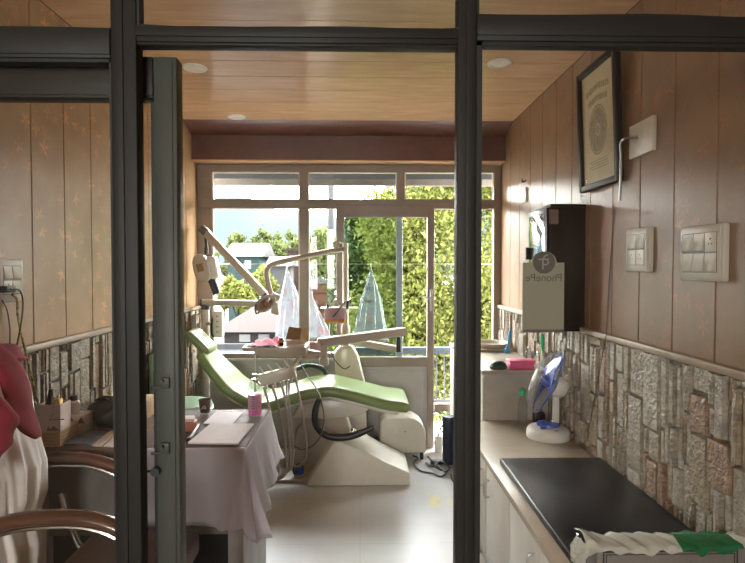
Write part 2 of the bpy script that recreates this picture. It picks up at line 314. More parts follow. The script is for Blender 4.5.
# ------------------------------------------------------------------ mesh builder
class MB:
    def __init__(s): s.v = []; s.f = []; s.m = []; s.i = 0
    def mat(s, i): s.i = i; return s
    def add(s, vs, fs):
        o = len(s.v); s.v += [tuple(v) for v in vs]; s.f += [tuple(k + o for k in f) for f in fs]; s.m += [s.i] * len(fs); return s
    def _bm(s, bm):
        bm.verts.index_update(); s.add([v.co.copy() for v in bm.verts], [[v.index for v in f.verts] for f in bm.faces]); bm.free(); return s
    def box(s, lo, hi, bev=0, seg=2, T=None):
        lo = Vector(lo); hi = Vector(hi); c = (lo + hi) / 2; d = hi - lo
        bm = bmesh.new(); bmesh.ops.create_cube(bm, size=1)
        for v in bm.verts: v.co = Vector((v.co.x * d.x, v.co.y * d.y, v.co.z * d.z))
        if bev: bmesh.ops.bevel(bm, geom=list(bm.edges), offset=min(bev, .49 * min(map(abs, d))), segments=seg, profile=.5, affect='EDGES')
        for v in bm.verts:
            v.co = c + v.co
            if T is not None: v.co = T @ v.co
        return s._bm(bm)
    def obox(s, c, size, rot=(0, 0, 0), bev=0, seg=2):
        T = Matrix.Translation(Vector(c)) @ Euler(rot).to_matrix().to_4x4()
        h = Vector(size) / 2
        return s.box(-h, h, bev, seg, T)
    def beam(s, p0, p1, w, h, bev=.003, up=(0, 0, 1)):
        p0 = Vector(p0); p1 = Vector(p1); d = p1 - p0; x = d.normalized(); u = Vector(up)
        y = u.cross(x)
        if y.length < 1e-4: y = Vector((0, 1, 0))
        y.normalize(); z = x.cross(y)
        T = Matrix((( x.x, y.x, z.x, 0), (x.y, y.y, z.y, 0), (x.z, y.z, z.z, 0), (0, 0, 0, 1)))
        T = Matrix.Translation((p0 + p1) / 2) @ T
        return s.box((-d.length / 2, -w / 2, -h / 2), (d.length / 2, w / 2, h / 2), bev, 2, T)
    def rings(s, rings, cap=True, closed=False):
        n = len(rings[0]); vs = [v for r in rings for v in r]; fs = []
        for k in range(len(rings) - (0 if closed else 1)):
            a = k * n; b = ((k + 1) % len(rings)) * n
            for j in range(n): fs.append((a + j, a + (j + 1) % n, b + (j + 1) % n, b + j))
        if cap and not closed:
            fs.append(tuple(range(n))[::-1]); fs.append(tuple((len(rings) - 1) * n + j for j in range(n)))
        return s.add(vs, fs)
    def cyl(s, p0, p1, r0, r1=None, n=20):
        return s.tube([p0, p1], [r0, r0 if r1 is None else r1], n, smooth=0)
    def tube(s, pts, r, n=8, smooth=6, closed=False):
        pts = [Vector(p) for p in pts]
        rs = list(r) if isinstance(r, (list, tuple)) else [r] * len(pts)
        if smooth and len(pts) > 2:
            q = []; qr = []; N = len(pts); rng = range(N) if closed else range(N - 1)
            for i in rng:
                p0 = pts[(i - 1) % N] if closed or i > 0 else pts[i] * 2 - pts[i + 1]
                p1 = pts[i]; p2 = pts[(i + 1) % N]
                p3 = pts[(i + 2) % N] if closed or i + 2 < N else p2 * 2 - p1
                for k in range(smooth):
                    t = k / smooth
                    q.append(.5 * ((2 * p1) + (p2 - p0) * t + (2 * p0 - 5 * p1 + 4 * p2 - p3) * t * t + (3 * p1 - p0 - 3 * p2 + p3) * t ** 3))
                    qr.append(rs[i] * (1 - t) + rs[(i + 1) % N] * t)
            if not closed: q.append(pts[-1]); qr.append(rs[-1])
            pts, rs = q, qr
        rings = []; prev = None; N = len(pts)
        for i, p in enumerate(pts):
            if closed: d = pts[(i + 1) % N] - pts[i - 1]
            else: d = pts[min(i + 1, N - 1)] - pts[max(i - 1, 0)]
            d.normalize()
            if prev is None:
                a = Vector((0, 0, 1)) if abs(d.z) < .9 else Vector((1, 0, 0))
                u = d.cross(a).normalized()
            else:
                u = (prev - d * prev.dot(d))
                u = u.normalized() if u.length > 1e-5 else d.orthogonal().normalized()
            prev = u; w = d.cross(u)
            rings.append([p + (u * math.cos(2 * math.pi * k / n) + w * math.sin(2 * math.pi * k / n)) * rs[i] for k in range(n)])
        return s.rings(rings, True, closed)
    def lathe(s, prof, c=(0, 0, 0), n=28, T=None, sx=1, sy=1):
        rings = []
        for r, z in prof:
            ring = []
            for k in range(n):
                a = 2 * math.pi * k / n; v = Vector((r * sx * math.cos(a), r * sy * math.sin(a), z))
                ring.append((T @ v) if T is not None else v + Vector(c))
            rings.append(ring)
        return s.rings(rings)
    def prism(s, pts, ext, bev=0, seg=2):
        e = Vector(ext); bm = bmesh.new(); a = [bm.verts.new(Vector(p)) for p in pts]; f = bm.faces.new(a)
        r = bmesh.ops.extrude_face_region(bm, geom=[f])
        bmesh.ops.translate(bm, verts=[g for g in r['geom'] if isinstance(g, bmesh.types.BMVert)], vec=e)
        bmesh.ops.recalc_face_normals(bm, faces=list(bm.faces))
        if bev: bmesh.ops.bevel(bm, geom=list(bm.edges), offset=bev, segments=seg, profile=.5, affect='EDGES', clamp_overlap=True)
        return s._bm(bm)
    def grid(s, fn, nu, nv):
        vs = [fn(i / nu, j / nv) for i in range(nu + 1) for j in range(nv + 1)]; w = nv + 1
        return s.add(vs, [(i * w + j, (i + 1) * w + j, (i + 1) * w + j + 1, i * w + j + 1) for i in range(nu) for j in range(nv)])
    def sweep(s, path, y0, y1, th, rr=.02, n=5, endround=True, taper=None):
        """padded cushion: a rounded cross-section (width along Y, thickness along the normal) swept along an XZ path"""
        pts = [Vector((p[0], 0, p[1])) for p in path]
        q = []
        for i in range(len(pts) - 1):
            p0 = pts[max(i - 1, 0)]; p1 = pts[i]; p2 = pts[i + 1]; p3 = pts[min(i + 2, len(pts) - 1)]
            for k in range(6):
                t = k / 6; q.append(.5 * ((2 * p1) + (p2 - p0) * t + (2 * p0 - 5 * p1 + 4 * p2 - p3) * t * t + (3 * p1 - p0 - 3 * p2 + p3) * t ** 3))
        q.append(pts[-1]); N = len(q); rings = []
        L = [0]
        for i in range(1, N): L.append(L[-1] + (q[i] - q[i - 1]).length)
        for i, p in enumerate(q):
            d = (q[min(i + 1, N - 1)] - q[max(i - 1, 0)]).normalized(); nor = Vector((-d.z, 0, d.x))
            e = min(L[i], L[-1] - L[i]); k = 1.0; ins = 0
            if endround:
                er = max(th * .55, .03)
                if e < er: k = .25 + .75 * math.sqrt(max(0, 1 - (1 - e / er) ** 2)); ins = (1 - k) * .03
            tp = taper(L[i] / L[-1]) if taper else 1
            cy = (y0 + y1) / 2; hw = (y1 - y0) / 2 * tp - ins; ht = th / 2 * k; r_ = min(rr, ht * .95)
            ring = []
            for (sx, sz, a0) in ((1, 1, 0), (-1, 1, 90), (-1, -1, 180), (1, -1, 270)):
                for m_ in range(n):
                    a = R(a0 + 90 * m_ / (n - 1))
                    ring.append(p - nor * th / 2 + Vector((0, cy + sx * (hw - r_) + r_ * math.cos(a), 0)) + nor * (sz * (ht - r_) + r_ * math.sin(a)))
            rings.append(ring)
        return s.rings(rings)
    def build(s, name, mats, parent=None, smooth=True, angle=38):
        me = bpy.data.meshes.new(name); me.from_pydata(s.v, [], s.f)
        for m in (mats if isinstance(mats, (list, tuple)) else [mats]): me.materials.append(M[m] if isinstance(m, str) else m)
        me.polygons.foreach_set('material_index', s.m)
        bm = bmesh.new(); bm.from_mesh(me); bmesh.ops.recalc_face_normals(bm, faces=list(bm.faces)); bm.to_mesh(me); bm.free()
        if smooth:
            me.polygons.foreach_set('use_smooth', [True] * len(me.polygons)); me.set_sharp_from_angle(angle=R(angle))
        me.update()
        o = bpy.data.objects.new(name, me); COL.objects.link(o)
        if parent is not None: attach(o, parent)
        return o

def attach(o, parent):
    o.parent = parent
    if parent.type == 'EMPTY': o.matrix_parent_inverse = Matrix.Translation(-parent.location)

def tag(o, label=None, cat=None, group=None, kind=None):
    if label: o['label'] = label
    if cat: o['category'] = cat
    if group: o['group'] = group
    if kind: o['kind'] = kind
    return o

def thing(name, loc, label, cat, group=None, kind=None):
    e = bpy.data.objects.new(name, None); e.location = Vector(loc); e.empty_display_size = .1; COL.objects.link(e)
    return tag(e, label, cat, group, kind)

def struct(o): o['kind'] = 'structure'; return o

# ================================================================== ROOM SHELL
struct(MB().box((XL - .2, YF - .2, -.12), (XR + .2, YB + .06, 0)).build('floor', 'floor', smooth=False))

def planks_y(mb, x0, x1, ya, yb, z0, z1, off):
    k = math.floor((ya - off) / .25)
    while off + k * .25 < yb:
        a = max(ya, off + k * .25 + .0022); b = min(yb, off + (k + 1) * .25 - .0022); k += 1
        if b - a > .01: mb.box((x0, a, z0), (x1, b, z1), .0025, 1)

w = MB().mat(1).box((XL - .15, YF - .15, 0), (XL - .012, YB + .06, ZC + .15))
w.mat(0); planks_y(w, XL - .012, XL, YF, YB, 1.18, ZC, 2.042); planks_y(w, XL - .012, XL, YF, 1.41, 0, 1.176, 2.042)
struct(w.build('wall_left', ['panel', 'groove']))
w = MB().mat(1).box((XR + .012, YF - .15, 0), (XR + .15, YB + .06, ZC + .15))
w.mat(0); planks_y(w, XR, XR + .012, YF, YB, 1.18, ZC, 1.796); planks_y(w, XR, XR + .012, YF, 1.41, 0, 1.176, 1.796)
struct(w.build('wall_right', ['panel_shaded', 'groove']))
# ceiling boards run across the room
w = MB().mat(1).box((XL - .15, YF - .15, ZC + .012), (XR + .15, YB + .15, ZC + .15))
w.mat(0); k = -40
while True:
    a = 3.03 + k * .246
    if a > 4.45: break
    if a + .246 > YF: w.box((XL, max(YF, a + .002), ZC), (XR, min(4.5, a + .244), ZC + .012), .0025, 1)
    k += 1
struct(w.build('ceiling', ['ceil', 'groove']))

# stone cladding below the boards
def stone(name, xf, sgn, y0, y1, seed):
    r = random.Random(seed); mb = MB()
    mb.mat(1).box((min(xf, xf + sgn * .006), y0, 0), (max(xf, xf + sgn * .006), y1, 1.165)); mb.mat(0)
    y = y0
    def st(a, b, c, d):
        g = .0032; a += g; b -= g; c += g; d -= g
        if b - a < .004 or d - c < .01: return
        t = r.uniform(.012, .028); i = min(.004, (b - a) * .25); X0 = xf + sgn * .004; X1 = xf + sgn * t
        J = lambda: r.uniform(-.004, .004) if b - a > .03 else r.uniform(-.001, .001)
        ym = (a + b) / 2; tm = sgn * r.uniform(0, .004)
        j = [J() for _ in range(4)]
        vs = [(X0, a, c + j[0]), (X0, b, c + j[1]), (X0, b, d + j[2]), (X0, a, d + j[3]),
              (X1, a + i, c + i + j[0]), (X1, b - i, c + i + j[1]), (X1, b - i, d - i + j[2]), (X1, a + i, d - i + j[3]),
              (X1 + tm, ym, c + (d - c) * .35), (X1 + tm, ym, c + (d - c) * .7)]
        mb.add(vs, [(0, 1, 5, 4), (1, 2, 6, 5), (2, 3, 7, 6), (3, 0, 4, 7), (4, 5, 8), (5, 6, 9, 8), (6, 7, 9), (7, 4, 8, 9)])
    while y < y1 - .005:
        wd = min(r.choice([.05, .07, .085, .10, .12]), y1 - y); z = r.uniform(-.2, 0)
        while z < 1.165:
            h = r.uniform(.11, .34); c = max(z, 0); d = min(z + h, 1.165); z += h
            n = r.choice([1, 1, 2, 3, 3]) if wd > .06 else r.choice([1, 1, 2])
            cuts = [0] + sorted(r.uniform(.2, .8) for _ in range(n - 1)) + [1]
            if n == 3: cuts = [0, r.uniform(.25, .38), r.uniform(.55, .72), 1]
            for q in range(n):
                e = r.uniform(-.03, .03) if n > 1 else 0
                if n > 1 and r.random() < .4 and d - c > .2:
                    mid = c + (d - c) * r.uniform(.35, .65)
                    st(y + wd * cuts[q], y + wd * cuts[q + 1], c, mid); st(y + wd * cuts[q], y + wd * cuts[q + 1], mid, d)
                else: st(y + wd * cuts[q], y + wd * cuts[q + 1], c, d)
        y += wd
    return struct(mb.build(name, ['stone', 'mortar'], smooth=False))
stone('trim_1', XL, 1, 1.42, YB, 11)
stone('trim_2', XR, -1, 1.42, YB, 23)
for nm, x0, x1 in (('trim_3', XL - .002, XL + .026), ('trim_4', XR - .026, XR + .002)):
    struct(MB().box((x0, 1.42, 1.163), (x1, YB, 1.19), .004).build(nm, 'cap'))

# beam with a coved top edge across the back of the room
prof = [(4.23, ZC + .001), (4.26, 2.588), (4.33, 2.565), (4.40, 2.55), (4.45, 2.535), (4.45, 2.345), (YB + .05, 2.345), (YB + .05, ZC + .001)]
struct(MB().prism([(XL, y, z) for y, z in prof], (XR - XL, 0, 0)).build('trim_5', 'beam'))

# pale strip painting the window light onto the underside of the beam
struct(MB().box((XL, 4.452, 2.337), (XR, YB + .04, 2.345), .001).build('trim_9', 'ceil', smooth=False))
# back wall: head over the window and the low wall under the left bays
xdoor0 = P(336, 300, Y=YB).x; xdoor1 = P(434.5, 300, Y=YB).x
zsill = P(260, 358, Y=YB).z
w = MB()
w.box((XL - .15, YB + .06, 2.34), (XR + .15, YB + .2, ZC + .15))
w.box((XL - .15, YB, -.02), (xdoor0, YB + .14, zsill - .02))
w.box((XL - .15, YB + .06, zsill - .02), (XL + .02, YB + .2, 2.34))
struct(w.build('wall_back', 'whitewall', smooth=False))
struct(MB().box((XL, YB - .05, zsill - .022), (xdoor0, YB + .1, zsill + .002), .004).build('trim_6', 'whitewall'))

# ------------------------------------------------------------------ back window
def fbox(mb, x0, y0, x1, y1, Ya=4.58, Yb=4.65, bev=.003):
    a = P(x0, y1, Y=Ya); b = P(x1, y0, Y=Ya)
    mb.box((a.x, Ya, a.z), (b.x, Yb, b.z), bev, 1)
def pane(x0, y0, x1, y1, Y=4.615, t=.005):
    a = P(x0, y1, Y=Y); b = P(x1, y0, Y=Y); return MB().box((a.x, Y, a.z), (b.x, Y + t, b.z))
win = thing('window_1', (0, YB, zsill), None, None, kind='structure')
f = MB()
zt = min(P(300, 164.5, Y=4.58).z, 2.336)
f.box((XL + .001, 4.58, P(300, 172, Y=4.58).z), (XR - .001, 4.65, zt), .003, 1)              # head
zt0 = P(300, 208.5, Y=4.58).z; zt1 = P(300, 199, Y=4.58).z
f.box((XL + .001, 4.575, zt0), (XR - .001, 4.655, zt1), .003, 1)                              # transom
a = P(212.5, 300, Y=4.58).x; f.box((XL + .0015, 4.5805, zsill), (a, 4.6495, zt - .0005), .003, 1)           # left jamb
b = P(493.5, 300, Y=4.58).x; f.box((b, 4.5805, .0), (XR - .0015, 4.6495, zt - .0005), .003, 1)              # right jamb
fbox(f, 300, 166, 308, 359, 4.582, 4.648); fbox(f, 397, 166, 404.5, 204, 4.582, 4.648)
fbox(f, 212, 353, 340, 359)
fbox(f, 434.8, 404, 494, 412)
f.build('window_frame', 'winframe', win)
g = MB()
for (x0, x1) in ((212, 213.2), (298.8, 300), (308, 309.2), (395.8, 397), (404.5, 405.7), (492.3, 493.5)):
    fbox(g, x0, 172, x1, 199, 4.585, 4.6, 0)
for (x0, x1) in ((212, 213.2), (298.8, 300), (308, 309.2)): fbox(g, x0, 208, x1, 354, 4.585, 4.6, 0)
for (x0, x1) in ((212, 300), (308, 397), (404.5, 493.5)): fbox(g, x0, 171.5, x1, 172.8, 4.585, 4.6, 0)
g.build('glazing_bead', 'lightgrey', win)
for q in ((212, 171, 301, 200), (307, 171, 398, 200), (404, 171, 494, 200), (212, 208, 301, 355), (307, 208, 337, 355), (434, 208, 494, 405)):
    pane(*q).build('pane', 'glass', win)

# ------------------------------------------------------------------ back door
d1 = thing('door_1', (0, YB, 0), None, None, kind='structure')
f = MB()
fbox(f, 336.5, 204.5, 344, 448, 4.57, 4.63); fbox(f, 427, 204.5, 434.5, 448, 4.57, 4.63)
fbox(f, 337, 205, 434, 217, 4.5715, 4.6285); fbox(f, 343, 357, 428, 367, 4.572, 4.628); fbox(f, 343, 440, 428, 449, 4.5725, 4.6275)
f.build('door_frame', 'winframe', d1)
f = MB(); fbox(f, 343, 366, 428, 441, 4.592, 4.615, 0); fbox(f, 348, 371, 423, 437, 4.588, 4.6, .004); f.build('lower_panel', 'whitewall', d1)
pane(343, 216, 428, 358, 4.60).build('pane', 'glass', d1)
f = MB(); fbox(f, 396, 216, 402.5, 358, 4.614, 4.626); f.build('sash_stile', 'sash', d1)
pane(344, 217, 397, 357, 4.618).build('sash_pane', 'glass_tint', d1)
f = MB(); p = P(431, 300, Y=4.57); f.box((p.x - .012, 4.56, p.z - .09), (p.x + .012, 4.575, p.z + .09), .004); f.cyl((p.x, 4.565, p.z + .02), (p.x, 4.53, p.z + .02), .007); f.cyl((p.x, 4.535, p.z + .02), (p.x - .08, 4.535, p.z + .02), .007)
f.build('door_handle', 'steel', d1)

# ================================================================== FRONT PARTITION
YQ = YP + .045
pt = thing('window_2', (0, YP, 0), None, None, kind='structure')
xa0, xa1 = P(113, 280, Y=YP).x, P(138.5, 280, Y=YP).x
xb0, xb1 = P(457, 280, Y=YP).x, P(476, 280, Y=YP).x
zr0, zr1 = P(300, 50, Y=YQ).z, P(300, 27, Y=YP).z
zu0, zu1 = P(620, 49, Y=YQ).z, P(620, 15, Y=YP).z
f = MB(); f.box((xa0, YP, 0), (xa1, YQ, ZC), .003); f.box((xa0 + .004, YP - .004, 0), (xa1 - .03, YP + .01, ZC), .002); f.build('mullion', 'frame', pt)
f = MB(); f.box((xb0, YP, 0), (xb1, YQ, ZC), .003); f.box((xb0 + .02, YP - .004, 0), (xb1 - .004, YP + .01, ZC), .002); f.build('mullion', 'frame', pt)
f = MB(); f.box((xa1, YP, zr0), (xb0, YQ, zr1), .003); f.box((xa1, YP - .004, zr0 + .012), (xb0, YP + .01, zr1 - .001), .002)
f.box((xa1, YP + .004, zr0 - .006), (xb0, YQ - .004, zr0 + .002), .002); f.build('transom', 'frame', pt)
za0, za1 = P(50, 57.5, Y=YP).z, P(50, 27, Y=YP).z
f = MB(); f.box((XL, YP, za0), (xa0, YQ, za1), .003); f.box((XL, YP - .004, za0 + .008), (xa0, YP + .01, za1 - .002), .002); f.build('transom', 'frame', pt)
f = MB(); f.box((xb1, YP, zu0), (XR, YQ, zu1), .003); f.box((xb1, YP - .004, zu0 + .012), (XR, YP + .01, zu1 - .012), .002); f.build('transom', 'frame', pt)
f = MB(); f.box((XL, YP, 0), (XL + .05, YQ, ZC), .003); f.build('side_post', 'frame', pt)
f = MB(); f.box((XR - .05, YP, 0), (XR, YQ, ZC), .003); f.build('side_post', 'frame', pt)
f = MB(); f.box((xb1, YP, 0), (XR, YQ, .1), .003); f.build('bottom_rail', 'frame', pt)
f = MB(); f.box((XL, YP, 0), (xa0, YQ, .1), .003); f.build('bottom_rail', 'frame', pt)
f = MB(); f.box((XL, YP, ZC - .05), (XR, YQ, ZC), .003); f.build('head_rail', 'frame', pt)
# wavy black gasket squeezed out along the top of the rails, straight beads beside the glass
def wavy(x0, x1, z, hmax, seed):
    r = random.Random(seed); mb = MB(); n = 40; ph = r.uniform(0, 6)
    vs = []
    for i in range(n + 1):
        x = x0 + (x1 - x0) * i / n; h = .004 + hmax * (.5 + .5 * math.sin(ph + i * .23)) * (.6 + .4 * math.sin(i * .11 + ph))
        for yy in (YP + .012, YP + .03):
            vs += [(x, yy, z - .004), (x, yy, z + h)]
    fs = []
    for i in range(n):
        a = i * 4; b = a + 4
        fs += [(a, b, b + 1, a + 1), (a + 2, a + 3, b + 3, b + 2), (a + 1, b + 1, b + 3, a + 3), (a, a + 2, b + 2, b)]
    fs += [(0, 1, 3, 2), (n * 4, n * 4 + 2, n * 4 + 3, n * 4 + 1)]
    return mb.add(vs, fs)
g1 = MB()
for (x0, x1, z, h, sd) in ((XL + .05, xa0, za1, .012, 3), (xa1, xb0, zr1, .012, 12), (xb1, XR - .05, zu1, .011, 5)):
    q = wavy(x0, x1, z, h, sd); g1.add(q.v, q.f)
g1.box((xb1, YP + .006, .1), (xb1 + .014, YP + .036, zu0)); g1.box((xb1, YP + .006, zu1), (xb1 + .006, YP + .036, ZC - .05))
g1.box((xa0 - .006, YP + .006, .1), (xa0, YP + .036, za0)); g1.box((XL + .05, YP + .006, za0 - .008), (xa0, YP + .036, za0))
g1.box((xb1, YP + .006, zu0 - .009), (XR - .05, YP + .036, zu0))
g1.box((xa1, YP + .006, zr1), (xa1 + .006, YP + .036, ZC - .05))
g1.build('gasket', 'rubber', pt, smooth=False)
for (x0, x1, z0, z1) in ((XL + .05, xa0, .1, za0), (xb1, XR - .05, .1, zu0), (XL + .05, xa0, za1, ZC - .05), (xa1, xb0, zr1, ZC - .05), (xb1, XR - .05, zu1, ZC - .05)):
    MB().box((x0, YP + .018, z0), (x1, YP + .023, z1)).build('pane', 'glass_front', pt, smooth=False)

# sliding door leaf pushed open behind the left pane
d2 = thing('door_2', (xa0, 1.42, 0), None, None, kind='structure')
YD0, YD1 = 1.415, 1.465
zd = P(170, 56.5, Y=YD0).z
s0, s1 = P(155, 280, Y=YD0).x, P(178.3, 280, Y=YD0).x
f = MB(); f.box((s0, YD0, .02), (s1, YD1, zd), .004)
f.box((s0 + .006, YD0 - .003, .03), (s1 - .01, YD0 + .01, zd - .01), .002); f.build('stile', 'doorleaf', d2)
l0 = XL + .06
f = MB(); f.box((l0, YD0, .02), (l0 + .055, YD1, zd), .004); f.build('stile', 'doorleaf', d2)
f = MB(); f.box((l0 + .055, YD0, P(50, 97.5, Y=YD0).z), (s0, YD1, zd), .003)
f.box((l0 + .055, YD0 - .003, P(50, 95, Y=YD0).z), (s0, YD0 + .01, zd - .008), .002); f.build('top_rail', 'frame', d2)
f = MB(); f.box((l0 + .055, YD0, .02), (s0, YD1, .14), .003); f.build('bottom_rail', 'frame', d2)
f = MB(); f.box((l0 + .05, YD0 + .02, .13), (s0 + .002, YD0 + .025, P(50, 99, Y=YD0).z)); f.build('pane', 'glass_front', d2, smooth=False)
f = MB(); f.box((s0 - .008, YD0 + .005, .1), (s0, YD1 - .005, P(50, 101, Y=YD0).z)); f.build('gasket', 'rubber', d2, smooth=False)
for ly in (448, 383):
    f = MB(); p = P(166, ly, Y=YD0)
    f.box((p.x - .012, YD0 - .012, p.z - .012), (p.x + .012, YD0 - .001, p.z + .016), .003)
    f.cyl((p.x - .006, YD0 - .008, p.z - .008), (p.x - .034, YD0 - .008, p.z - .012), .0035)
    f.cyl((p.x - .004, YD0 - .012, p.z + .008), (p.x - .004, YD0 - .022, p.z + .008), .004)
    for dx in (.018, .024): f.cyl((p.x + dx, YD0 - .002, p.z + .01 - dx * .25), (p.x + dx, YD0 - .005, p.z + .01 - dx * .25), .0018)
    f.build('latch', 'doorleaf', d2)
f = MB(); p = P(154.5, 472.5, Y=YD0 - .02); f.cyl((p.x, YD0 - .002, p.z), (p.x, YD0 - .02, p.z), .011); f.cyl((p.x - .01, YD0 - .012, p.z), (p.x - .032, YD0 - .012, p.z), .003)
f.build('lock_knob', 'dk', d2)

# front room behind the camera: end wall, its unseen window added to bring daylight in
w = MB(); zc0, zc1, xw0, xw1 = 1.0, 2.4, -1.25, -.5
w.box((XL - .15, YF - .15, 0), (XR + .15, YF, zc0)); w.box((XL - .15, YF - .15, zc1), (XR + .15, YF, ZC + .15))
w.box((XL - .15, YF - .15, zc0), (xw0, YF, zc1)); w.box((xw1, YF - .15, zc0), (XR + .15, YF, zc1))
struct(w.build('wall_front', 'frontwall', smooth=False))
wf = thing('window_added', (xw0, YF, zc0), None, None, kind='structure')
f = MB()
for (xa, xb, za, zb) in ((xw0, xw0 + .04, zc0, zc1), (xw1 - .04, xw1, zc0, zc1), (xw0 + .04, xw1 - .04, zc0, zc0 + .04), (xw0 + .04, xw1 - .04, zc1 - .04, zc1)): f.box((xa, YF - .1, za), (xb, YF - .05, zb), .002, 1)
f.build('window_frame', 'winframe', wf)
MB().box((xw0 + .04, YF - .08, zc0 + .04), (xw1 - .04, YF - .075, zc1 - .04)).build('pane', 'glass', wf, smooth=False)

# ================================================================== CEILING LIGHTS
for i, (px, py, lab) in enumerate(((195, 67.5, 'round white recessed ceiling light nearest the open door leaf'),
                                   (236.5, 116.5, 'round white recessed ceiling light close to the back beam'),
                                   (499.5, 62.5, 'round white recessed ceiling light by the right wall'))):
    c = P(px, py, Z=ZC); t = thing('ceiling_light', (c.x, c.y, ZC), lab, 'ceiling light', 'recessed ceiling lights')
    MB().lathe([(.03, -.001), (.05, -.001), (.052, -.009), (.062, -.009), (.066, -.004), (.066, .0)], c, 32).build('rim', 'white', t)
    MB().lathe([(.001, -.006), (.051, -.006), (.051, -.001), (.001, -.001)], c, 32).build('diffuser', 'lightgrey', t)

# ================================================================== RIGHT WALL FITTINGS
# framed certificate
y0c, y1c = P(622, 100, X=XR - .02).y, P(583, 100, X=XR - .02).y
zt_, zb_ = P(583, 77, X=XR - .02).z, P(583, 193, X=XR - .02).z
zt_ = min(zt_, 2.47)
t = thing('picture_frame', (XR, (y0c + y1c) / 2, zb_), 'black framed certificate with an oval emblem hanging high on the right board wall', 'picture frame')
tilt = Matrix.Translation((XR - .004, 0, zb_)) @ Matrix.Rotation(R(-2.2), 4, 'Y') @ Matrix.Translation((-XR, 0, -zb_))
f = MB(); bw = .03
for (a, b_, c_, d_) in ((y0c, y0c + bw, zb_, zt_), (y1c - bw, y1c, zb_, zt_), (y0c + bw, y1c - bw, zb_, zb_ + bw), (y0c + bw, y1c - bw, zt_ - bw, zt_)):
    f.box((XR - .034, a, c_), (XR - .001, b_, d_), .007, 2, tilt)
f.build('frame', 'framebk', t)
pp = MB().box((XR - .014, y0c + bw, zb_ + bw), (XR - .006, y1c - bw, zt_ - bw), T=tilt).build('certificate', 'certpaper', t)
f = MB(); ym, zm, xx = (y0c + y1c) / 2 + .01, (zb_ + zt_) / 2 + .0, XR - .0148
# oval emblem: outer ring, inner ring, centre device (wall-plane shapes, printed)
def ell(cy, cz, ry, rz, ry2, rz2, n=36, a0=0, a1=2 * math.pi):
    vs = []; fs = []
    for k in range(n + 1):
        a = a0 + (a1 - a0) * k / n
        for (q, s_) in ((ry, rz), (ry2, rz2)):
            vs.append(tilt @ Vector((xx, cy - q * math.sin(a), cz + s_ * math.cos(a))))
    for k in range(n): fs.append((2 * k, 2 * k + 1, 2 * k + 3, 2 * k + 2))
    f.add(vs, fs)
ell(ym, zm - .02, .10, .118, .092, .109); ell(ym, zm - .02, .088, .105, .024, .028); ell(ym, zm - .02, .018, .02, 0, 0)
for i, zz in enumerate((zt_ - .11, zt_ - .165)):                       # two arched rows of illegible lettering
    for k in range(12 - 2 * i):
        yy = ym + (k - 5.5 + i) * .021; f.box((xx - .0002, yy - .008, zz - .012 - abs(k - 5.5 + i) * .003), (xx + .001, yy + .006, zz + .014 - abs(k - 5.5 + i) * .003), T=tilt)
for k in range(4): f.box((xx - .0002, ym - .1, zm - .165 - k * .012), (xx + .001, ym + .1 - .02 * (k % 2), zm - .161 - k * .012), T=tilt)
f.build('emblem', 'certink', pp, smooth=False)
fr_ = MB().box((XR - .0195, y0c + bw, zb_ + bw), (XR - .0175, y1c - bw, zt_ - bw), T=tilt).build('glass', 'glass', t, smooth=False)

def wall_rect(px0, py0, px1, py1):   # y-range and z-range on the right wall from the far/near pixel edges
    a = P(px0, py0, X=XR); b = P(px1, py1, X=XR); return b.y, a.y
# aerial socket plate with a bent lead
ya, yb = P(657, 140, X=XR).y, P(633, 140, X=XR).y; za = P(645, 155, X=XR).z; zb2 = P(645, 121, X=XR).z
t = thing('wall_socket', (XR, (ya + yb) / 2, za), 'small white socket plate beside the framed certificate with a bent grey lead', 'socket')
MB().box((XR - .018, ya, za), (XR, yb, zb2), .005).build('plate', 'plate', t)
f = MB()
for k in range(2): f.box((XR - .0205, (ya + yb) / 2 - .028, (za + zb2) / 2 - .004 + k * .02), (XR - .017, (ya + yb) / 2 + .012, (za + zb2) / 2 + .012 + k * .02), .001)
f.build('outlet', 'plate', t)
c = Vector((XR - .02, (ya + yb) / 2 + .015, (za + zb2) / 2 + .006))
MB().tube([c, c + Vector((-.035, .035, .003)), c + Vector((-.03, .085, -.005)), c + Vector((-.012, .12, -.05)), c + Vector((-.006, .135, -.15)), c + Vector((-.004, .145, -.24))], .0055, 8).build('lead', 'steel', t)

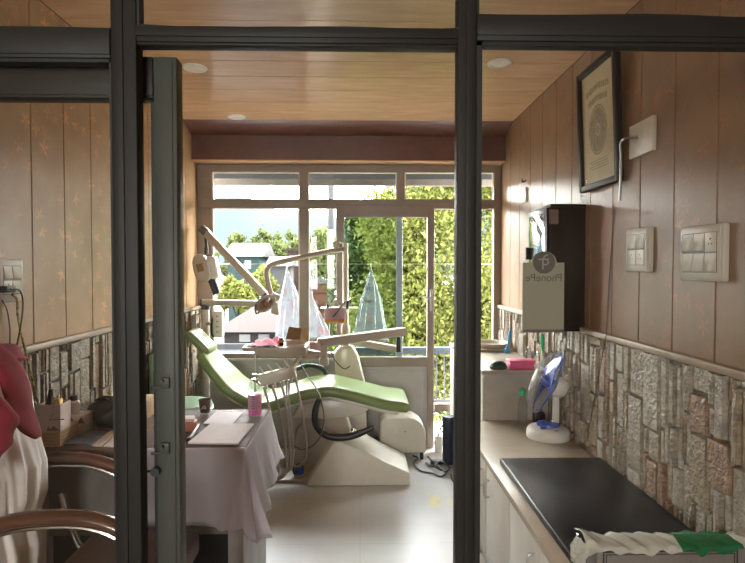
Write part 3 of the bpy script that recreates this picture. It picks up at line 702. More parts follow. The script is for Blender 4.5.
def switchboard(pxn, pxf, pyc_t, pyc_b, cols, kinds, label, xw=XR, sgn=-1):
    pm = (pxn + pxf) / 2
    ya, yb = sorted((P(pxn, 250, X=xw).y, P(pxf, 250, X=xw).y)); za, zb = P(pm, pyc_b, X=xw).z, P(pm, pyc_t, X=xw).z
    t = thing('switchboard', (xw, (ya + yb) / 2, za), label, 'switchboard', 'white wall switchboards')
    X = lambda d: xw + sgn * d
    bx = lambda mb, d0, d1, y0, y1, z0, z1, bv=0: mb.box((min(X(d0), X(d1)), y0, z0), (max(X(d0), X(d1)), y1, z1), bv, 2)
    f = MB(); bx(f, 0, .022, ya, yb, za, zb, .005); f.build('back_box', 'plate', t)
    f = MB(); m_ = .012
    f = MB(); bx(f, .022, .027, ya + m_ * .6, yb - m_ * .6, za + m_ * .6, zb - m_ * .6, .003); f.build('face_plate', 'plate', t)
    W = (yb - ya - 4 * m_); H = (zb - za - 5 * m_); rows = 2
    f = MB(); bx(f, .0268, .0273, ya + 2 * m_ - .002, yb - 2 * m_ + .002, zb - 2.2 * m_ - H - .006, zb - 2.2 * m_ + .002); f.build('gap_shade', 'hosedk', t)  # dark sheet painting shade into the gaps around the modules
    for r_ in range(rows):
        for c_ in range(cols):
            kd = kinds[r_][c_]
            y0 = ya + 2 * m_ + W * c_ / cols + .0015; y1 = ya + 2 * m_ + W * (c_ + 1) / cols - .0015
            z1 = zb - 2.2 * m_ - (H / rows + .004) * r_; z0 = z1 - H / rows
            if kd == 's':
                mb = MB(); p = [(X(.026), y0, z0), (X(.026), y0, z1), (X(.0275), y0, z1), (X(.033), y0, z0 + .004)]
                mb.prism(p, (0, y1 - y0, 0), .0008, 1); mb.build('switch', 'plate', t)
            else:
                mb = MB(); bx(mb, .026, .0285, y0, y1, z0, z1, .001); s_ = mb.build('socket', 'plate', t)
                mb = MB(); cy, cz = (y0 + y1) / 2, (z0 + z1) / 2
                for (dy, dz, rr) in ((0, .011, .0032), (.008, -.005, .0026), (-.008, -.005, .0026)):
                    mb.cyl((X(.028), cy + dy, cz + dz), (X(.0292), cy + dy, cz + dz), rr, n=10)
                mb.build('pin_hole', 'dk', s_)
    return t
switchboard(654, 631.5, 228, 272, 2, [['s', 's'], ['k', 'k']], 'white switchboard with two switches over two sockets, right of the dark cabinet')
switchboard(730, 686.5, 225.5, 281, 3, [['k', 's', 's'], ['s', 's', 's']], 'wide white six-module switchboard nearest the stone wall corner at right')
# thermometer-like plate far along the wall
ya, yb = sorted((P(521.5, 195, X=XR).y, P(527.5, 195, X=XR).y)); za, zb2 = P(524, 203, X=XR).z, P(524, 189, X=XR).z
t = thing('wall_hook', (XR, (ya + yb) / 2, za), 'small pale plate with a dark hook far along the right board wall', 'hook')
MB().box((XR - .012, ya, za), (XR, yb, zb2), .003).build('plate', 'white', t)
MB().tube([(XR - .005, ya + .02, zb2 + .05), (XR - .03, ya + .02, zb2 + .04), (XR - .032, ya + .02, zb2 + .06)], .004).build('hook', 'dk', t)

# dark wall cabinet
yc0, yc1 = 2.854, 3.17; xc = P(546.5, 260, Y=yc0).x; zc_t, zc_b = P(570, 206.8, Y=yc0).z, P(570, 329, Y=yc0).z
t = thing('wall_cabinet', (XR, yc0, zc_b), 'dark brown wall cabinet with a mirror door above the stone cladding', 'cabinet')
f = MB(); f.box((xc + .018, yc0, zc_b), (XR, yc1, zc_t), .002)
f.box((xc + .016, yc0 - .006, zc_t), (XR, yc1 + .006, zc_t + .014), .002); f.box((xc + .016, yc0 - .004, zc_b - .012), (XR, yc1 + .004, zc_b), .002)
f.build('body', 'cabdark', t)
dd = MB().box((xc, yc0 + .002, zc_b + .004), (xc + .017, yc1 - .002, zc_t - .004), .002).build('door', 'cabdark', t)
MB().box((xc - .003, yc0 + .03, zc_b + .03), (xc, yc1 - .03, zc_t - .03), .001).build('mirror', 'mirror', dd)
f = MB(); f.box((xc - .02, yc1 - .024, zc_b + .36), (xc, yc1 - .012, zc_b + .43), .003); f.build('handle', 'dk', dd)
f = MB(); p = P(549, 224, Y=yc0 - .002); q = P(558.5, 209.5, Y=yc0 - .002); f.box((p.x, yc0 - .0015, p.z), (q.x, yc0 - .0002, q.z)); f.build('sticker', 'desk', t)
f = MB(); f.tube([(XR - .01, yc0 + .02, zc_t + .014), (XR - .02, yc0 + .02, zc_t + .05), (XR - .004, yc0 + .02, zc_t + .06)], .003); f.build('hanger', 'steel', t)
# lead running down from the plate to the cladding
f = MB(); pts = [P(614, 205, X=XR - .004), P(612, 240, X=XR - .004), P(609, 285, X=XR - .004), P(607, 322, X=XR - .006), P(606, 336, X=XR - .034), P(603, 352, X=XR - .034), P(598, 380, X=XR - .034), P(592, 412, X=XR - .034), P(587, 438, X=XR - .034)]
tag(f.tube(pts, .0025, 6).build('cable', 'hosedk'), 'thin dark cable running down the right wall and stone right of the dark cabinet', 'cable')

# ================================================================== PAYMENT SIGN ON THE RIGHT PANE
ys = YP + .026
a = P(522.5, 332, Y=ys); b = P(564.5, 262.5, Y=ys); c = P(544.3, 264, Y=ys)
t = thing('payment_sign', (c.x, ys, a.z), 'grey-green payment sign seen from behind, stuck on the right glass pane', 'sign')
r_ = P(557, 264, Y=ys).x - c.x
out = [(a.x, ys, a.z), (b.x, ys, a.z), (b.x, ys, b.z)]
a0 = math.asin(min(1, (b.z - c.z + .0) / r_)) if b.z > c.z else 0
for k in range(21):
    an = a0 + (math.pi - 2 * a0) * k / 20; out.append((c.x + r_ * math.cos(an), ys, c.z + r_ * math.sin(an)))
out.append((a.x, ys, b.z))
MB().prism(out, (0, .004, 0), .0006, 1).build('board', 'signback', t)
f = MB(); f.box((a.x + .001, ys - .001, a.z - .001), (b.x - .001, ys + .004, a.z + .006)); f.build('bottom_strip', 'signdk', t)
c2 = P(544, 262.5, Y=ys)
dsk = MB(); rr = P(555, 262, Y=ys).x - c2.x; dsk.cyl((c2.x, ys - .0012, c2.z), (c2.x, ys + .0001, c2.z), rr, n=40); dk_ = dsk.build('logo_disc', 'signdk', t)
# the mirrored emblem on the disc: a bar, a bowl with a stem and a slanting vowel stroke
f = MB(); yy = ys - .0016; s_ = rr
q = lambda x, z: (c2.x + x * s_, yy, c2.z + z * s_)
st = lambda pts: f.tube([q(*p_) for p_ in pts], .075 * s_, 6)
st([(-.5, .28), (.42, .28)]); st([(-.12, .28), (-.12, -.62)]); st([(.3, .28), (.34, -.05), (.15, -.2), (-.12, -.14)]); st([(-.12, .28), (.1, .62), (.34, .66)])
f.build('emblem', 'signback', dk_)
cu = bpy.data.curves.new('lettering', 'FONT'); cu.body = 'PhonePe'; cu.size = .026; cu.align_x = 'CENTER'; cu.align_y = 'CENTER'; cu.extrude = .0003
tx = bpy.data.objects.new('lettering', cu); COL.objects.link(tx)
bpy.context.view_layer.update()
me = bpy.data.meshes.new_from_object(tx); bpy.data.objects.remove(tx)
p = P(544, 278, Y=ys - .0006)
me.transform(Matrix.Translation(p) @ Matrix.Rotation(R(90), 4, 'X') @ Matrix.Diagonal((-1, 1, 1, 1)))
me.materials.append(M['signdk']); tx = bpy.data.objects.new('lettering', me); COL.objects.link(tx); attach(tx, t)

# ================================================================== BENCH, PAD, SINK COUNTER
zb_ = .58; xbf = .618; yb0, yb1 = 1.5, 3.326
t = thing('bench_cabinet', (xbf, yb0, 0), 'low white cabinet bench with a cream top along the stone wall', 'cabinet')
MB().box((xbf + .02, yb0, .0), (XR - .03, yb1, zb_ - .03), .002).build('body', 'cabwhite', t)
MB().box((xbf - .012, yb0, zb_ - .03), (XR - .024, yb1, zb_), .004).build('worktop', 'lam', t)
for (ya, yb, hy) in ((1.52, 1.86, 1.80), (1.88, 2.27, 1.95), (2.29, 2.70, 2.64), (2.72, 3.31, 2.79)):
    d_ = MB().box((xbf, ya, .07), (xbf + .02, yb, zb_ - .045), .003).build('door', 'cabwhite', t)
    MB().tube([(xbf, hy, .40), (xbf - .022, hy, .405), (xbf - .022, hy, .475), (xbf, hy, .48)], .005, 8, smooth=4).build('handle', 'steel', d_)
pA = P(499.5, 457.7, Z=zb_ + .03)
pad = MB().box((pA.x, 1.68, zb_), (XR - .03, pA.y, zb_ + .03), .008, 3).build('couch_pad', 'vinyl')
tag(pad, 'long black vinyl couch pad lying on the white bench', 'pad')

zs = .883
t = thing('sink_counter', (XR, yb1, 0), 'grey boxed-in wash counter at the far end of the bench', 'counter')
xs0 = .738
MB().box((xs0, yb1 + .004, 0), (XR - .024, YB - .06, zs - .025), .003).build('body', 'sinkbox', t)
MB().box((xs0 - .012, yb1 - .012, zs - .025), (XR - .024, YB - .06, zs), .004).build('worktop', 'lam', t)

# things on the sink counter
def S(px, py, z=zs): return P(px, py, Z=z)
c = P(498, 362, Y=3.95)
t = thing('wash_tray', (.95, 4.2, zs), 'cream basin resting in a grey tray at the back of the wash counter', 'tray')
pb = P(500, 352, Y=4.15); x0, x1 = P(476, 352, Y=4.1).x, 1.115
zA = P(500, 354.5, Y=4.05).z
f = MB()
zA = max(zA, zs + .02); hz0 = 0
f.box((x0, 4.03, zs + .0005), (x1, 4.33, zA), .006); f.build('lower_tray', 'cap', t)
f = MB(); hz = max(P(500, 346, Y=4.03).z, zA + .03)
f.lathe([(.8, zA), (.85, zA + .002), (1.0, hz), (1.03, hz), (1.03, hz + .004), (.97, hz + .004), (.83, zA + .006), (.0, zA + .006)], ((x0 + x1) / 2, 4.18, 0), 40, sx=(x1 - x0) / 2.1, sy=.14); f.build('basin', 'ivory', t)
c = S(499, 369)
t = tag(MB().lathe([(0, 0), (.046, 0), (.05, .012), (.044, .03), (.028, .044), (0, .05)], (c.x, c.y + .02, zs), 20, sx=1.1).build('scrubber', 'darkgreen'), 'dark green dome-shaped scrubber on the wash counter left of the pink box', 'scrubber')
c = S(523, 370)
t = thing('soap_box', (c.x, c.y + .04, zs), 'bright pink plastic box on the wash counter edge behind the fan', 'box')
f = MB(); f.box((c.x - .075, c.y + .005, zs), (c.x + .075, c.y + .1, zs + .045), .012, 3); f.build('tub', 'pink', t)
f = MB(); f.box((c.x - .08, c.y, zs + .042), (c.x + .08, c.y + .105, zs + .056), .006, 2); f.build('lid', 'pink', t)
c = S(534, 367)
t = thing('plastic_cup', (c.x, c.y + .04, zs), 'clear crumpled plastic cup behind the pink box on the wash counter', 'cup')
MB().lathe([(.02, 0), (.022, .001), (.033, .085), (.036, .088), (.034, .09), (.03, .085), (.02, .004)], (c.x, c.y + .04, zs), 24).build('cup_wall', 'clear', t)
f = MB(); f.tube([(c.x - .005, c.y + .04, zs + .03), (c.x - .01, c.y + .035, zs + .09), (c.x - .03, c.y + .03, zs + .12)], .006); f.build('straw', 'white', t)
for (px0, py0, px1, py1, Yq, mt, nm, lab) in ((507, 345, 510.5, 329, 3.98, 'bluelite', 'blue', 'light blue brush with its handle standing up behind the cream basin'),
                                      (545.5, 360, 541.5, 334, 3.42, 'greenp', 'green', 'bright green brush standing up behind the fan cage')):
    a, b = P(px0, py0, Y=Yq), P(px1, py1, Y=Yq)
    if nm == 'green': a.z = zs
    else: a.z = zs
    t = thing('cleaning_brush', a, lab, 'brush', 'handled brushes on the wash counter')
    d_ = b - a
    f = MB(); f.tube([a + Vector((0, 0, .03)), a + d_ * .4, a + d_ * .75, b], [.008, .009, .015, .009], 8); f.build('handle', mt, t)
    f = MB(); f.box((a.x - .018, a.y - .02, a.z + .001), (a.x + .018, a.y + .02, a.z + .035), .005); f.build('bristles', mt, t)
# bottle with a green cap in front of the counter side
c = P(522.5, 424, Z=zb_)
t = thing('small_bottle', (c.x, c.y, zb_), 'clear bottle with a green cap against the wash counter side', 'bottle')
hb = P(522, 395, Y=c.y).z - zb_
MB().lathe([(.0, .001), (.024, .001), (.028, .006), (.028, hb * .7), (.018, hb * .9), (.012, hb * .95), (.012, hb)], (c.x, c.y, zb_), 20).build('body', 'clear', t)
MB().lathe([(.0, hb + .035), (.014, hb + .035), (.017, hb + .03), (.017, hb - .002), (.0, hb - .002)], (c.x, c.y, zb_), 20).build('cap', 'greenp', t)
c = P(539, 424, Z=zb_)
t = thing('adapter', (c.x, c.y, zb_), 'black plug adapter on the bench top just behind the fan', 'adapter')
MB().box((c.x - .035, c.y - .025, zb_), (c.x + .03, c.y + .02, zb_ + .07), .008).build('body', 'dk', t)
f = MB()
for k in (-1, 1): f.cyl((c.x + k * .012, c.y, zb_ + .069), (c.x + k * .012, c.y, zb_ + .088), .003)
f.build('prong', 'dk', t)

# ------------------------------------------------------------------ table fan
cb = P(558, 445, Z=zb_); cx, cy = 1.018, 2.985
t = thing('table_fan', (cx, cy, zb_), 'small white table fan with blue blades tilted towards the window', 'fan')
MB().lathe([(0, 0), (.112, 0), (.116, .006), (.114, .04), (.103, .055), (.068, .066), (.0, .068)], (cx, cy, zb_), 40, sx=1.0, sy=1.0).build('base', 'white', t)
MB().lathe([(.05, .06), (.062, .066), (.06, .078), (.04, .084), (.0, .085)], (cx, cy, zb_), 32).build('collar', 'blue', t)
f = MB(); f.lathe([(0, .068), (.012, .067), (.013, .072), (0, .073)], (cx - .045, cy - .055, zb_ - .004), 16, sx=1.5); f.build('button', 'blue', t)
f = MB(); f.lathe([(0, .068), (.010, .067), (.011, .072), (0, .073)], (cx + .012, cy - .08, zb_ - .012), 16, sx=1.4); f.build('button', 'dk', t)
hub = P(550, 384, Y=cy); piv = P(556, 380, Y=cy)
MB().box((piv.x - .018, cy - .014, zb_ + .075), (piv.x + .016, cy + .014, piv.z + .01), .008, 3).build('post', 'white', t)
top_, bot_ = P(562.5, 350, Y=cy), P(532.5, 413, Y=cy)
ax = (top_ - bot_); Rf = ax.length / 2 * .96; u = ax.normalized(); nrm = Vector((-u.z, .20, u.x)).normalized()
cen = (top_ + bot_) / 2
zx = nrm; yx = (u - zx * u.dot(zx)).normalized(); xx_ = yx.cross(zx)
T = Matrix(((xx_.x, yx.x, zx.x, cen.x), (xx_.y, yx.y, zx.y, cen.y), (xx_.z, yx.z, zx.z, cen.z), (0, 0, 0, 1)))
f = MB()   # motor behind the blades
f.lathe([(0, -.108), (.035, -.106), (.05, -.092), (.056, -.065), (.052, -.045), (.0, -.04)], T=T, n=28); f.build('motor_housing', 'white', t)
def wirecage(mb, sgn, depth):
    for k in range(38):
        a = 2 * math.pi * k / 38
        pts = [T @ Vector((r * Rf * math.cos(a + .25 * (1 - r)), r * Rf * math.sin(a + .25 * (1 - r)), sgn * depth * (1 - r ** 3))) for r in (.22, .5, .75, .92, 1)]
        mb.tube(pts, .0008, 4, smooth=2)
    for r in (.45, .72):
        mb.tube([T @ Vector((r * Rf * math.cos(2 * math.pi * k / 24), r * Rf * math.sin(2 * math.pi * k / 24), sgn * depth * (1 - r ** 3))) for k in range(24)], .0013, 4, smooth=1, closed=True)
f = MB(); wirecage(f, 1, .075); f.lathe([(0, .079), (.035, .077), (.04, .071), (.0, .069)], T=T, n=24); f.build('front_cage', 'wire', t)
f = MB(); wirecage(f, -1, .035); f.build('rear_cage', 'wire', t)
f = MB(); f.tube([T @ Vector((Rf * math.cos(2 * math.pi * k / 40), Rf * math.sin(2 * math.pi * k / 40), -.004)) for k in range(40)], .0042, 8, smooth=1, closed=True); f.build('cage_ring', 'blue', t)
for k in range(3):
    f = MB()
    def bl(uu, vv, k=k):
        r = .03 + uu * (Rf * .86 - .03); a = k * 2.0944 + (vv - .5) * (1.5 * (.35 + .65 * math.sin(uu * 2.2)))
        return T @ Vector((r * math.cos(a), r * math.sin(a), .018 * (vv - .5) * 2))
    f.grid(bl, 8, 6); o = f.build('blade', 'blue', t); md = o.modifiers.new('thick', 'SOLIDIFY'); md.thickness = .002
MB().lathe([(0, .04), (.022, .038), (.028, .02), (.028, -.04), (0, -.042)], T=T, n=20).build('hub', 'blue', t)

# ------------------------------------------------------------------ wrapped pack on the near end of the bench
pL, pR = P(577, 540, Y=1.66), P(741, 540, Y=1.66)
x0, x1 = pL.x, XR - .025; zt_ = P(640, 546, Y=1.57).z
t = thing('wrapped_pack', ((x0 + x1) / 2, 1.75, zb_ + .0), 'grey pack in crumpled white and green plastic at the near end of the bench', 'package')
f = MB(); f.box((x0 + .02, 1.565, zb_), (x1 - .01, 1.645, zt_ - .008), .008, 2); pk = f.build('pack', 'modesty', t)
zl = zt_ - .012; xl0, xl1 = P(603, 545, Y=1.565).x, P(738, 545, Y=1.565).x
f = MB()
for (o_, th) in ((0, .0035), (.009, .002)):
    f.box((xl0 + o_, 1.5635, zl - o_ - th), (xl1 - o_, 1.566, zl - o_)); f.box((xl0 + o_, 1.5635, zb_ + .02), (xl0 + o_ + th, 1.566, zl - o_)); f.box((xl1 - o_ - th, 1.5635, zb_ + .02), (xl1 - o_, 1.566, zl - o_))
f.build('printed_border', 'dk', pk, smooth=False)
def crumple(x, y, z, s=1): 
    return (math.sin(x * 61 + y * 37) * math.cos(z * 53 + x * 29) + .6 * math.sin(x * 131 + z * 90 + y * 77)) * .006 * s
def wrap_top(uu, vv):
    x = x0 - .012 + (x1 - x0 + .012) * uu; y = 1.556 + .10 * vv; z = zt_ - .004 + .010 * math.sin(vv * math.pi) + crumple(x, y, .3) + (.018 * math.exp(-((uu - .02) / .07) ** 2))
    if vv < .04: z -= .010 + .006 * math.sin(uu * 40) + .02 * math.exp(-((uu - .02) / .05) ** 2)
    return Vector((x, y, z))
f = MB(); f.grid(wrap_top, 60, 10)
for i, fc in enumerate(f.f):
    cxm = sum(f.v[k][0] for k in fc) / 4; f.m[i] = 1 if (cxm - x0) / (x1 - x0) > .55 and (cxm - x0) / (x1 - x0) < .93 else 0
o = f.build('wrapping', ['wrap', 'wrapgreen'], t); o.modifiers.new('thick', 'SOLIDIFY').thickness = .001
def wrap_side(uu, vv):
    y = 1.556 + .10 * uu; z = zb_ + .004 + (zt_ - zb_ - .004) * vv
    return Vector((x0 - .004 - .02 * math.sin(vv * 3.0) ** 2 + crumple(y * 2, z, z, 1.2), y, z))
f = MB(); f.grid(wrap_side, 8, 24); o = f.build('wrapping', 'wrap', t); o.modifiers.new('thick', 'SOLIDIFY').thickness = .001

# ================================================================== DESK WITH DISPOSABLE SHEET
zt = .78; yd0, yd1 = 2.22, 2.82; xd1 = -.46
t = thing('desk', ((XL + xd1) / 2, 2.5, 0), 'long dark desk against the left wall with grey end panel', 'desk')
MB().box((XL + .026, yd0, zt - .035), (xd1, yd1, zt), .004).build('desktop', 'desk', t)
MB().box((xd1 - .075, yd0 + .03, 0), (xd1 - .012, yd1 - .03, zt - .035), .003).build('end_panel', 'deskgrey', t)
MB().box((XL + .03, yd0 + .03, 0), (XL + .07, yd1 - .03, zt - .035), .003).build('end_panel', 'deskgrey', t)
MB().box((XL + .07, yd0 + .06, .05), (xd1 - .075, yd0 + .08, zt - .035), .002).build('underdesk_shade', 'dk', t)  # black board standing for the shade under the desk
MB().box((XL + .07, yd0 + .03, .42), (xd1 - .075, yd0 + .045, zt - .035), .002).build('apron', 'modesty', t)
# the sheet
xs_ = -.93
f = MB()
f.grid(lambda uu, vv: Vector((xs_ + (xd1 + .004 - xs_) * uu, yd0 - .005 + (yd1 - yd0 + .005) * vv, zt + .005 + .0012 * math.sin(uu * 23 + vv * 11) + .0008 * math.sin(vv * 41 - uu * 9))), 30, 20)
path = []
for k in range(31): path.append((xs_ + (xd1 - xs_) * k / 30, yd0 - .003, 0, -1, k / 30))
for k in range(1, 9):
    an = -math.pi / 2 + math.pi / 2 * k / 9; path.append((xd1 + .004, yd0 - .005, math.cos(an), math.sin(an), 1 + k / 9))
for k in range(26): path.append((xd1 + .004, yd0 + (yd1 - yd0) * k / 25, 1, 0, 2 + k / 25))
rings = []; nv = 18
for (x, y, nx, ny, s_) in path:
    if s_ <= 1: drop = .325 - .02 * s_ + .008 * math.sin(s_ * 9); fl = .012 + .10 * max(0, s_ - .75)
    elif s_ < 2: drop = .305 + .03 * math.sin((s_ - 1) * math.pi); fl = .037 + .075 * math.sin((s_ - 1) * math.pi) ** .6
    else: drop = .30 - .05 * (s_ - 2); fl = .037 + .03 * math.sin((s_ - 2) * 7) ** 2
    row = []
    for j in range(nv + 1):
        v = j / nv; fold = .016 * v * math.sin(s_ * 15 + 1.2) + .008 * v * math.sin(s_ * 37 + v * 3) + .004 * math.sin(s_ * 60 + v * 9) * v
        if s_ <= .75: fold *= .3
        rr_ = max(.004, fl * v ** 1.1 + fold + .004)
        row.append(Vector((x + nx * rr_, y + ny * rr_, zt + .005 - drop * v)))
    rings.append(row)
f.mat(1).grid(lambda uu, vv: rings[round(uu * (len(rings) - 1))][round(vv * nv)], len(rings) - 1, nv)
o = f.build('tablecloth', ['sheetflat', 'sheet'], smooth=True, angle=80)
tag(o, 'creased white disposable sheet draped over the desk end', 'tablecloth')
o.modifiers.new('thick', 'SOLIDIFY').thickness = .0012

zc_ = zt + .0078
def paper(name, px, mt, label, th, lift=0, cat='paper', grp=None):
    pts = [P(x, y, Z=zc_ + lift) for x, y in px]
    for p_ in pts: p_.z = zc_ + lift
    o = MB().prism(pts, (0, 0, th), .0003, 1).build(name, mt); tag(o, label, cat, grp); return o
o = paper('paper_sheet', [(203, 424), (232, 424.5), (243, 412.5), (216, 411.5)], 'paperprint', 'printed paper sheet lying behind the white booklet on the desk', .0015)
o = paper('booklet', [(188, 444), (238, 445), (254, 425), (211, 424.5)], 'paper', 'white booklet with folded cover near the desk front edge', .007, cat='booklet')
c = P(205, 412, Z=zc_)
t = thing('paper_cup', (c.x, c.y, zc_), 'small dark paper cup standing on the desk by the green stool', 'cup')
h_ = P(205, 400, Y=c.y).z - zc_
MB().lathe([(0, .001), (.023, .001), (.030, h_), (.032, h_ + .002), (.030, h_ + .004), (.028, h_), (.022, .006), (0, .006)], (c.x, c.y, zc_), 28).build('cup_wall', 'leather', t)
f = MB(); f.tube([(c.x - .012, c.y - .0275, zc_ + h_ * .3), (c.x + .004, c.y - .029, zc_ + h_ * .62), (c.x + .012, c.y - .0275, zc_ + h_ * .4), (c.x - .002, c.y - .028, zc_ + h_ * .45)], .0018, 6); f.build('swirl', 'cartonpink', t)
c = P(255, 415, Z=zc_); h_ = P(255, 374, Y=c.y).z - zc_
t = thing('spray_bottle', (c.x, c.y, zc_), 'clear bottle of bright pink liquid standing on the desk corner', 'bottle')
rb = .034
MB().lathe([(0, 0), (rb * .9, 0), (rb, .004), (rb, h_ * .66), (rb * .95, h_ * .72), (rb * .5, h_ * .84), (.011, h_ * .87), (.011, h_ * .9)], (c.x, c.y, zc_), 28).build('body', 'clear', t)
MB().lathe([(0, .003), (rb * .85, .003), (rb * .93, .007), (rb * .93, h_ * .50), (0, h_ * .50)], (c.x, c.y, zc_), 28).build('liquid', 'pinkliq', t)
f = MB(); r_ = rb + .0006
f.grid(lambda uu, vv: Vector((c.x + r_ * math.cos(-2.6 + uu * 1.9), c.y + r_ * math.sin(-2.6 + uu * 1.9), zc_ + h_ * (.14 + .38 * vv))), 12, 2); f.build('label', 'lilac', t)
f = MB()
for k in range(6): f.box((c.x - .008 - .004 * (k % 2), c.y - r_ - .0012, zc_ + h_ * (.19 + .055 * k)), (c.x + .006, c.y - r_ + .002, zc_ + h_ * (.205 + .055 * k)))
f.build('print_line', 'blue', t)
f = MB(); f.lathe([(0, h_ * 1.0), (.013, h_ * 1.0), (.015, h_ * .97), (.015, h_ * .885), (0, h_ * .885)], (c.x, c.y, zc_), 20); f.build('cap', 'clear', t)
c = P(188, 432, Z=zc_)
t = thing('tea_box', (c.x, c.y, zc_), 'small reddish brown open box on the sheet behind the door edge', 'box')
MB().obox((c.x - .015, c.y + .03, zc_ + .02), (.085, .06, .04), (0, 0, .15), .003).build('box_body', 'redbrown', t)
MB().obox((c.x - .02, c.y + .035, zc_ + .048), (.075, .05, .014), (.12, .05, .2), .004).build('wrapper', 'cartonpink', t)
a, b = P(186.5, 441, Z=zc_), P(199, 426, Z=zc_)
f = MB(); f.tube([a + Vector((-.03, -.0, .006)), a + Vector((.005, .01, .006)), (a + b) / 2 + Vector((.012, 0, .014)), b + Vector((0, 0, .008))], [.006, .008, .008, .004], 8)
tag(f.build('pen_holder', 'dk'), 'dark curved plastic pen lying left of the white booklet', 'pen')

# things on the left end of the desk
Yk = 2.25
def bxpx(x0, y0, x1, y1, Ya, depth):
    a = P(x0, y1, Y=Ya); b = P(x1, y0, Y=Ya); return (a.x, Ya, a.z), (b.x, Ya + depth, b.z)
b1 = P(60, 430.5, Y=Yk)
t = thing('tan_box', (b1.x - .08, Yk, zt), 'tan slatted box under the pinkish carton at the desk edge', 'box')
zk = P(60, 431.5, Y=Yk).z
xk0 = XL + .03
f = MB(); f.box((xk0, Yk, zt), (b1.x, Yk + .15, zk), .002); f.build('box_body', 'cardtan', t)
f = MB()
for k in range(4): z_ = zt + (zk - zt) * (k + .7) / 4.6; f.box((xk0 + .01, Yk - .0012, z_), (b1.x - .01, Yk + .001, z_ + .002)); f.box((b1.x - .001, Yk + .01, z_), (b1.x + .0012, Yk + .14, z_ + .002))
f.build('slat_line', 'card', t, smooth=False)
t = thing('small_carton', (b1.x - .06, Yk, zk), 'pinkish white printed carton holding black clippers on the tan box', 'carton')
zk2 = P(60, 405, Y=Yk).z
f = MB(); x0 = XL + .032; x1 = b1.x
th = .003; ya_, yb_ = Yk + .003, Yk + .085
f.box((x0, ya_, zk), (x1, yb_, zk + th)); f.box((x0, ya_, zk), (x1, ya_ + th, zk2)); f.box((x0, yb_ - th, zk), (x1, yb_, zk2)); f.box((x0, ya_, zk), (x0 + th, yb_, zk2)); f.box((x1 - th, ya_, zk), (x1, yb_, zk2))
f.build('carton_wall', 'cartonpink', t, smooth=False)
f = MB(); pc = P(52, 416, Y=ya_)
f.tube([(pc.x - .008, ya_ - .0006, pc.z + .004), (pc.x - .002, ya_ - .0006, pc.z - .004), (pc.x + .01, ya_ - .0006, pc.z + .012)], .0014, 6, smooth=0)
for k in range(4): f.box((x0 + .045 + k * .016, ya_ - .0008, zk + .045), (x0 + .056 + k * .016, ya_ + .001, zk + .05))
for (xa, xb) in ((x1 - .05, x1 - .002), (x0 + .05, x1 - .055)):
    f.prism([(xa, ya_ - .0008, zk + .002), (xb, ya_ - .0008, zk + .002), ((xa + xb) / 2, ya_ - .0008, zk + .022)], (0, .001, 0))
f.build('print', 'card', t, smooth=False)
a = P(48, 408, Y=Yk + .045); b = P(51, 389, Y=Yk + .045)
t = thing('clippers', (a.x, a.y, zk + .004), 'black hair-clipper shaped tool sticking up out of the carton', 'tool')
f = MB(); f.tube([(a.x, a.y, zk + .012), a, (a + b) / 2 + Vector((.004, 0, 0)), b], [.009, .013, .012, .007], 10); f.build('handle', 'dk', t)
a2 = P(54, 397, Y=Yk + .04)
f = MB(); f.tube([(a2.x - .012, a2.y, zk + .03), (a2.x - .006, a2.y, zk + .075), a2], [.007, .009, .008], 8); f.build('blade_arm', 'steel', t)
c = P(59, 400, Y=Yk + .045)
f = MB(); f.box((c.x - .013, Yk + .03, zk + .004), (c.x + .010, Yk + .06, c.z + .006), .005); f.tube([(c.x - .01, Yk + .045, c.z), (c.x - .002, Yk + .045, c.z + .018)], .004, 8, smooth=0)
tag(f.build('glue_tube', 'yellow'), 'small yellow tube standing in the carton beside the black tool', 'tube')
# white box behind, on the tan box's right
t = thing('white_box', (b1.x + .06, 2.42, zt), 'low white box with dark triangles beside the tan box', 'box')
f = MB(); p = P(82, 415, Y=2.40); z0_ = P(72, 431, Y=2.40).z
q0 = P(62, 425, Y=2.40)
f.box((q0.x, 2.41, zt), (p.x, 2.50, p.z - .005), .002); o = f.build('box_body', 'white', t)
f = MB()
for k in range(2):
    xa = q0.x + .015 + .04 * k; f.prism([(xa, 2.4092, zt + .05), (xa + .035, 2.4092, zt + .05), (xa + .022, 2.4092, zt + .078)], (0, .001, 0))
f.build('print', 'card', o, smooth=False)
c = P(74.5, 412, Y=2.46); zj = p.z - .005
t = thing('white_jar', (c.x, 2.46, zj), 'small white jar with a black lid on the low white box', 'jar')
hj = P(74, 400, Y=2.46).z - zj
MB().lathe([(0, 0), (.02, 0), (.024, .004), (.024, hj - .01), (.016, hj), (0, hj)], (c.x, 2.46, zj), 24).build('body', 'white', t)
MB().lathe([(0, hj + .02), (.015, hj + .02), (.017, hj + .016), (.017, hj), (0, hj)], (c.x, 2.46, zj), 24).build('lid', 'dk', t)
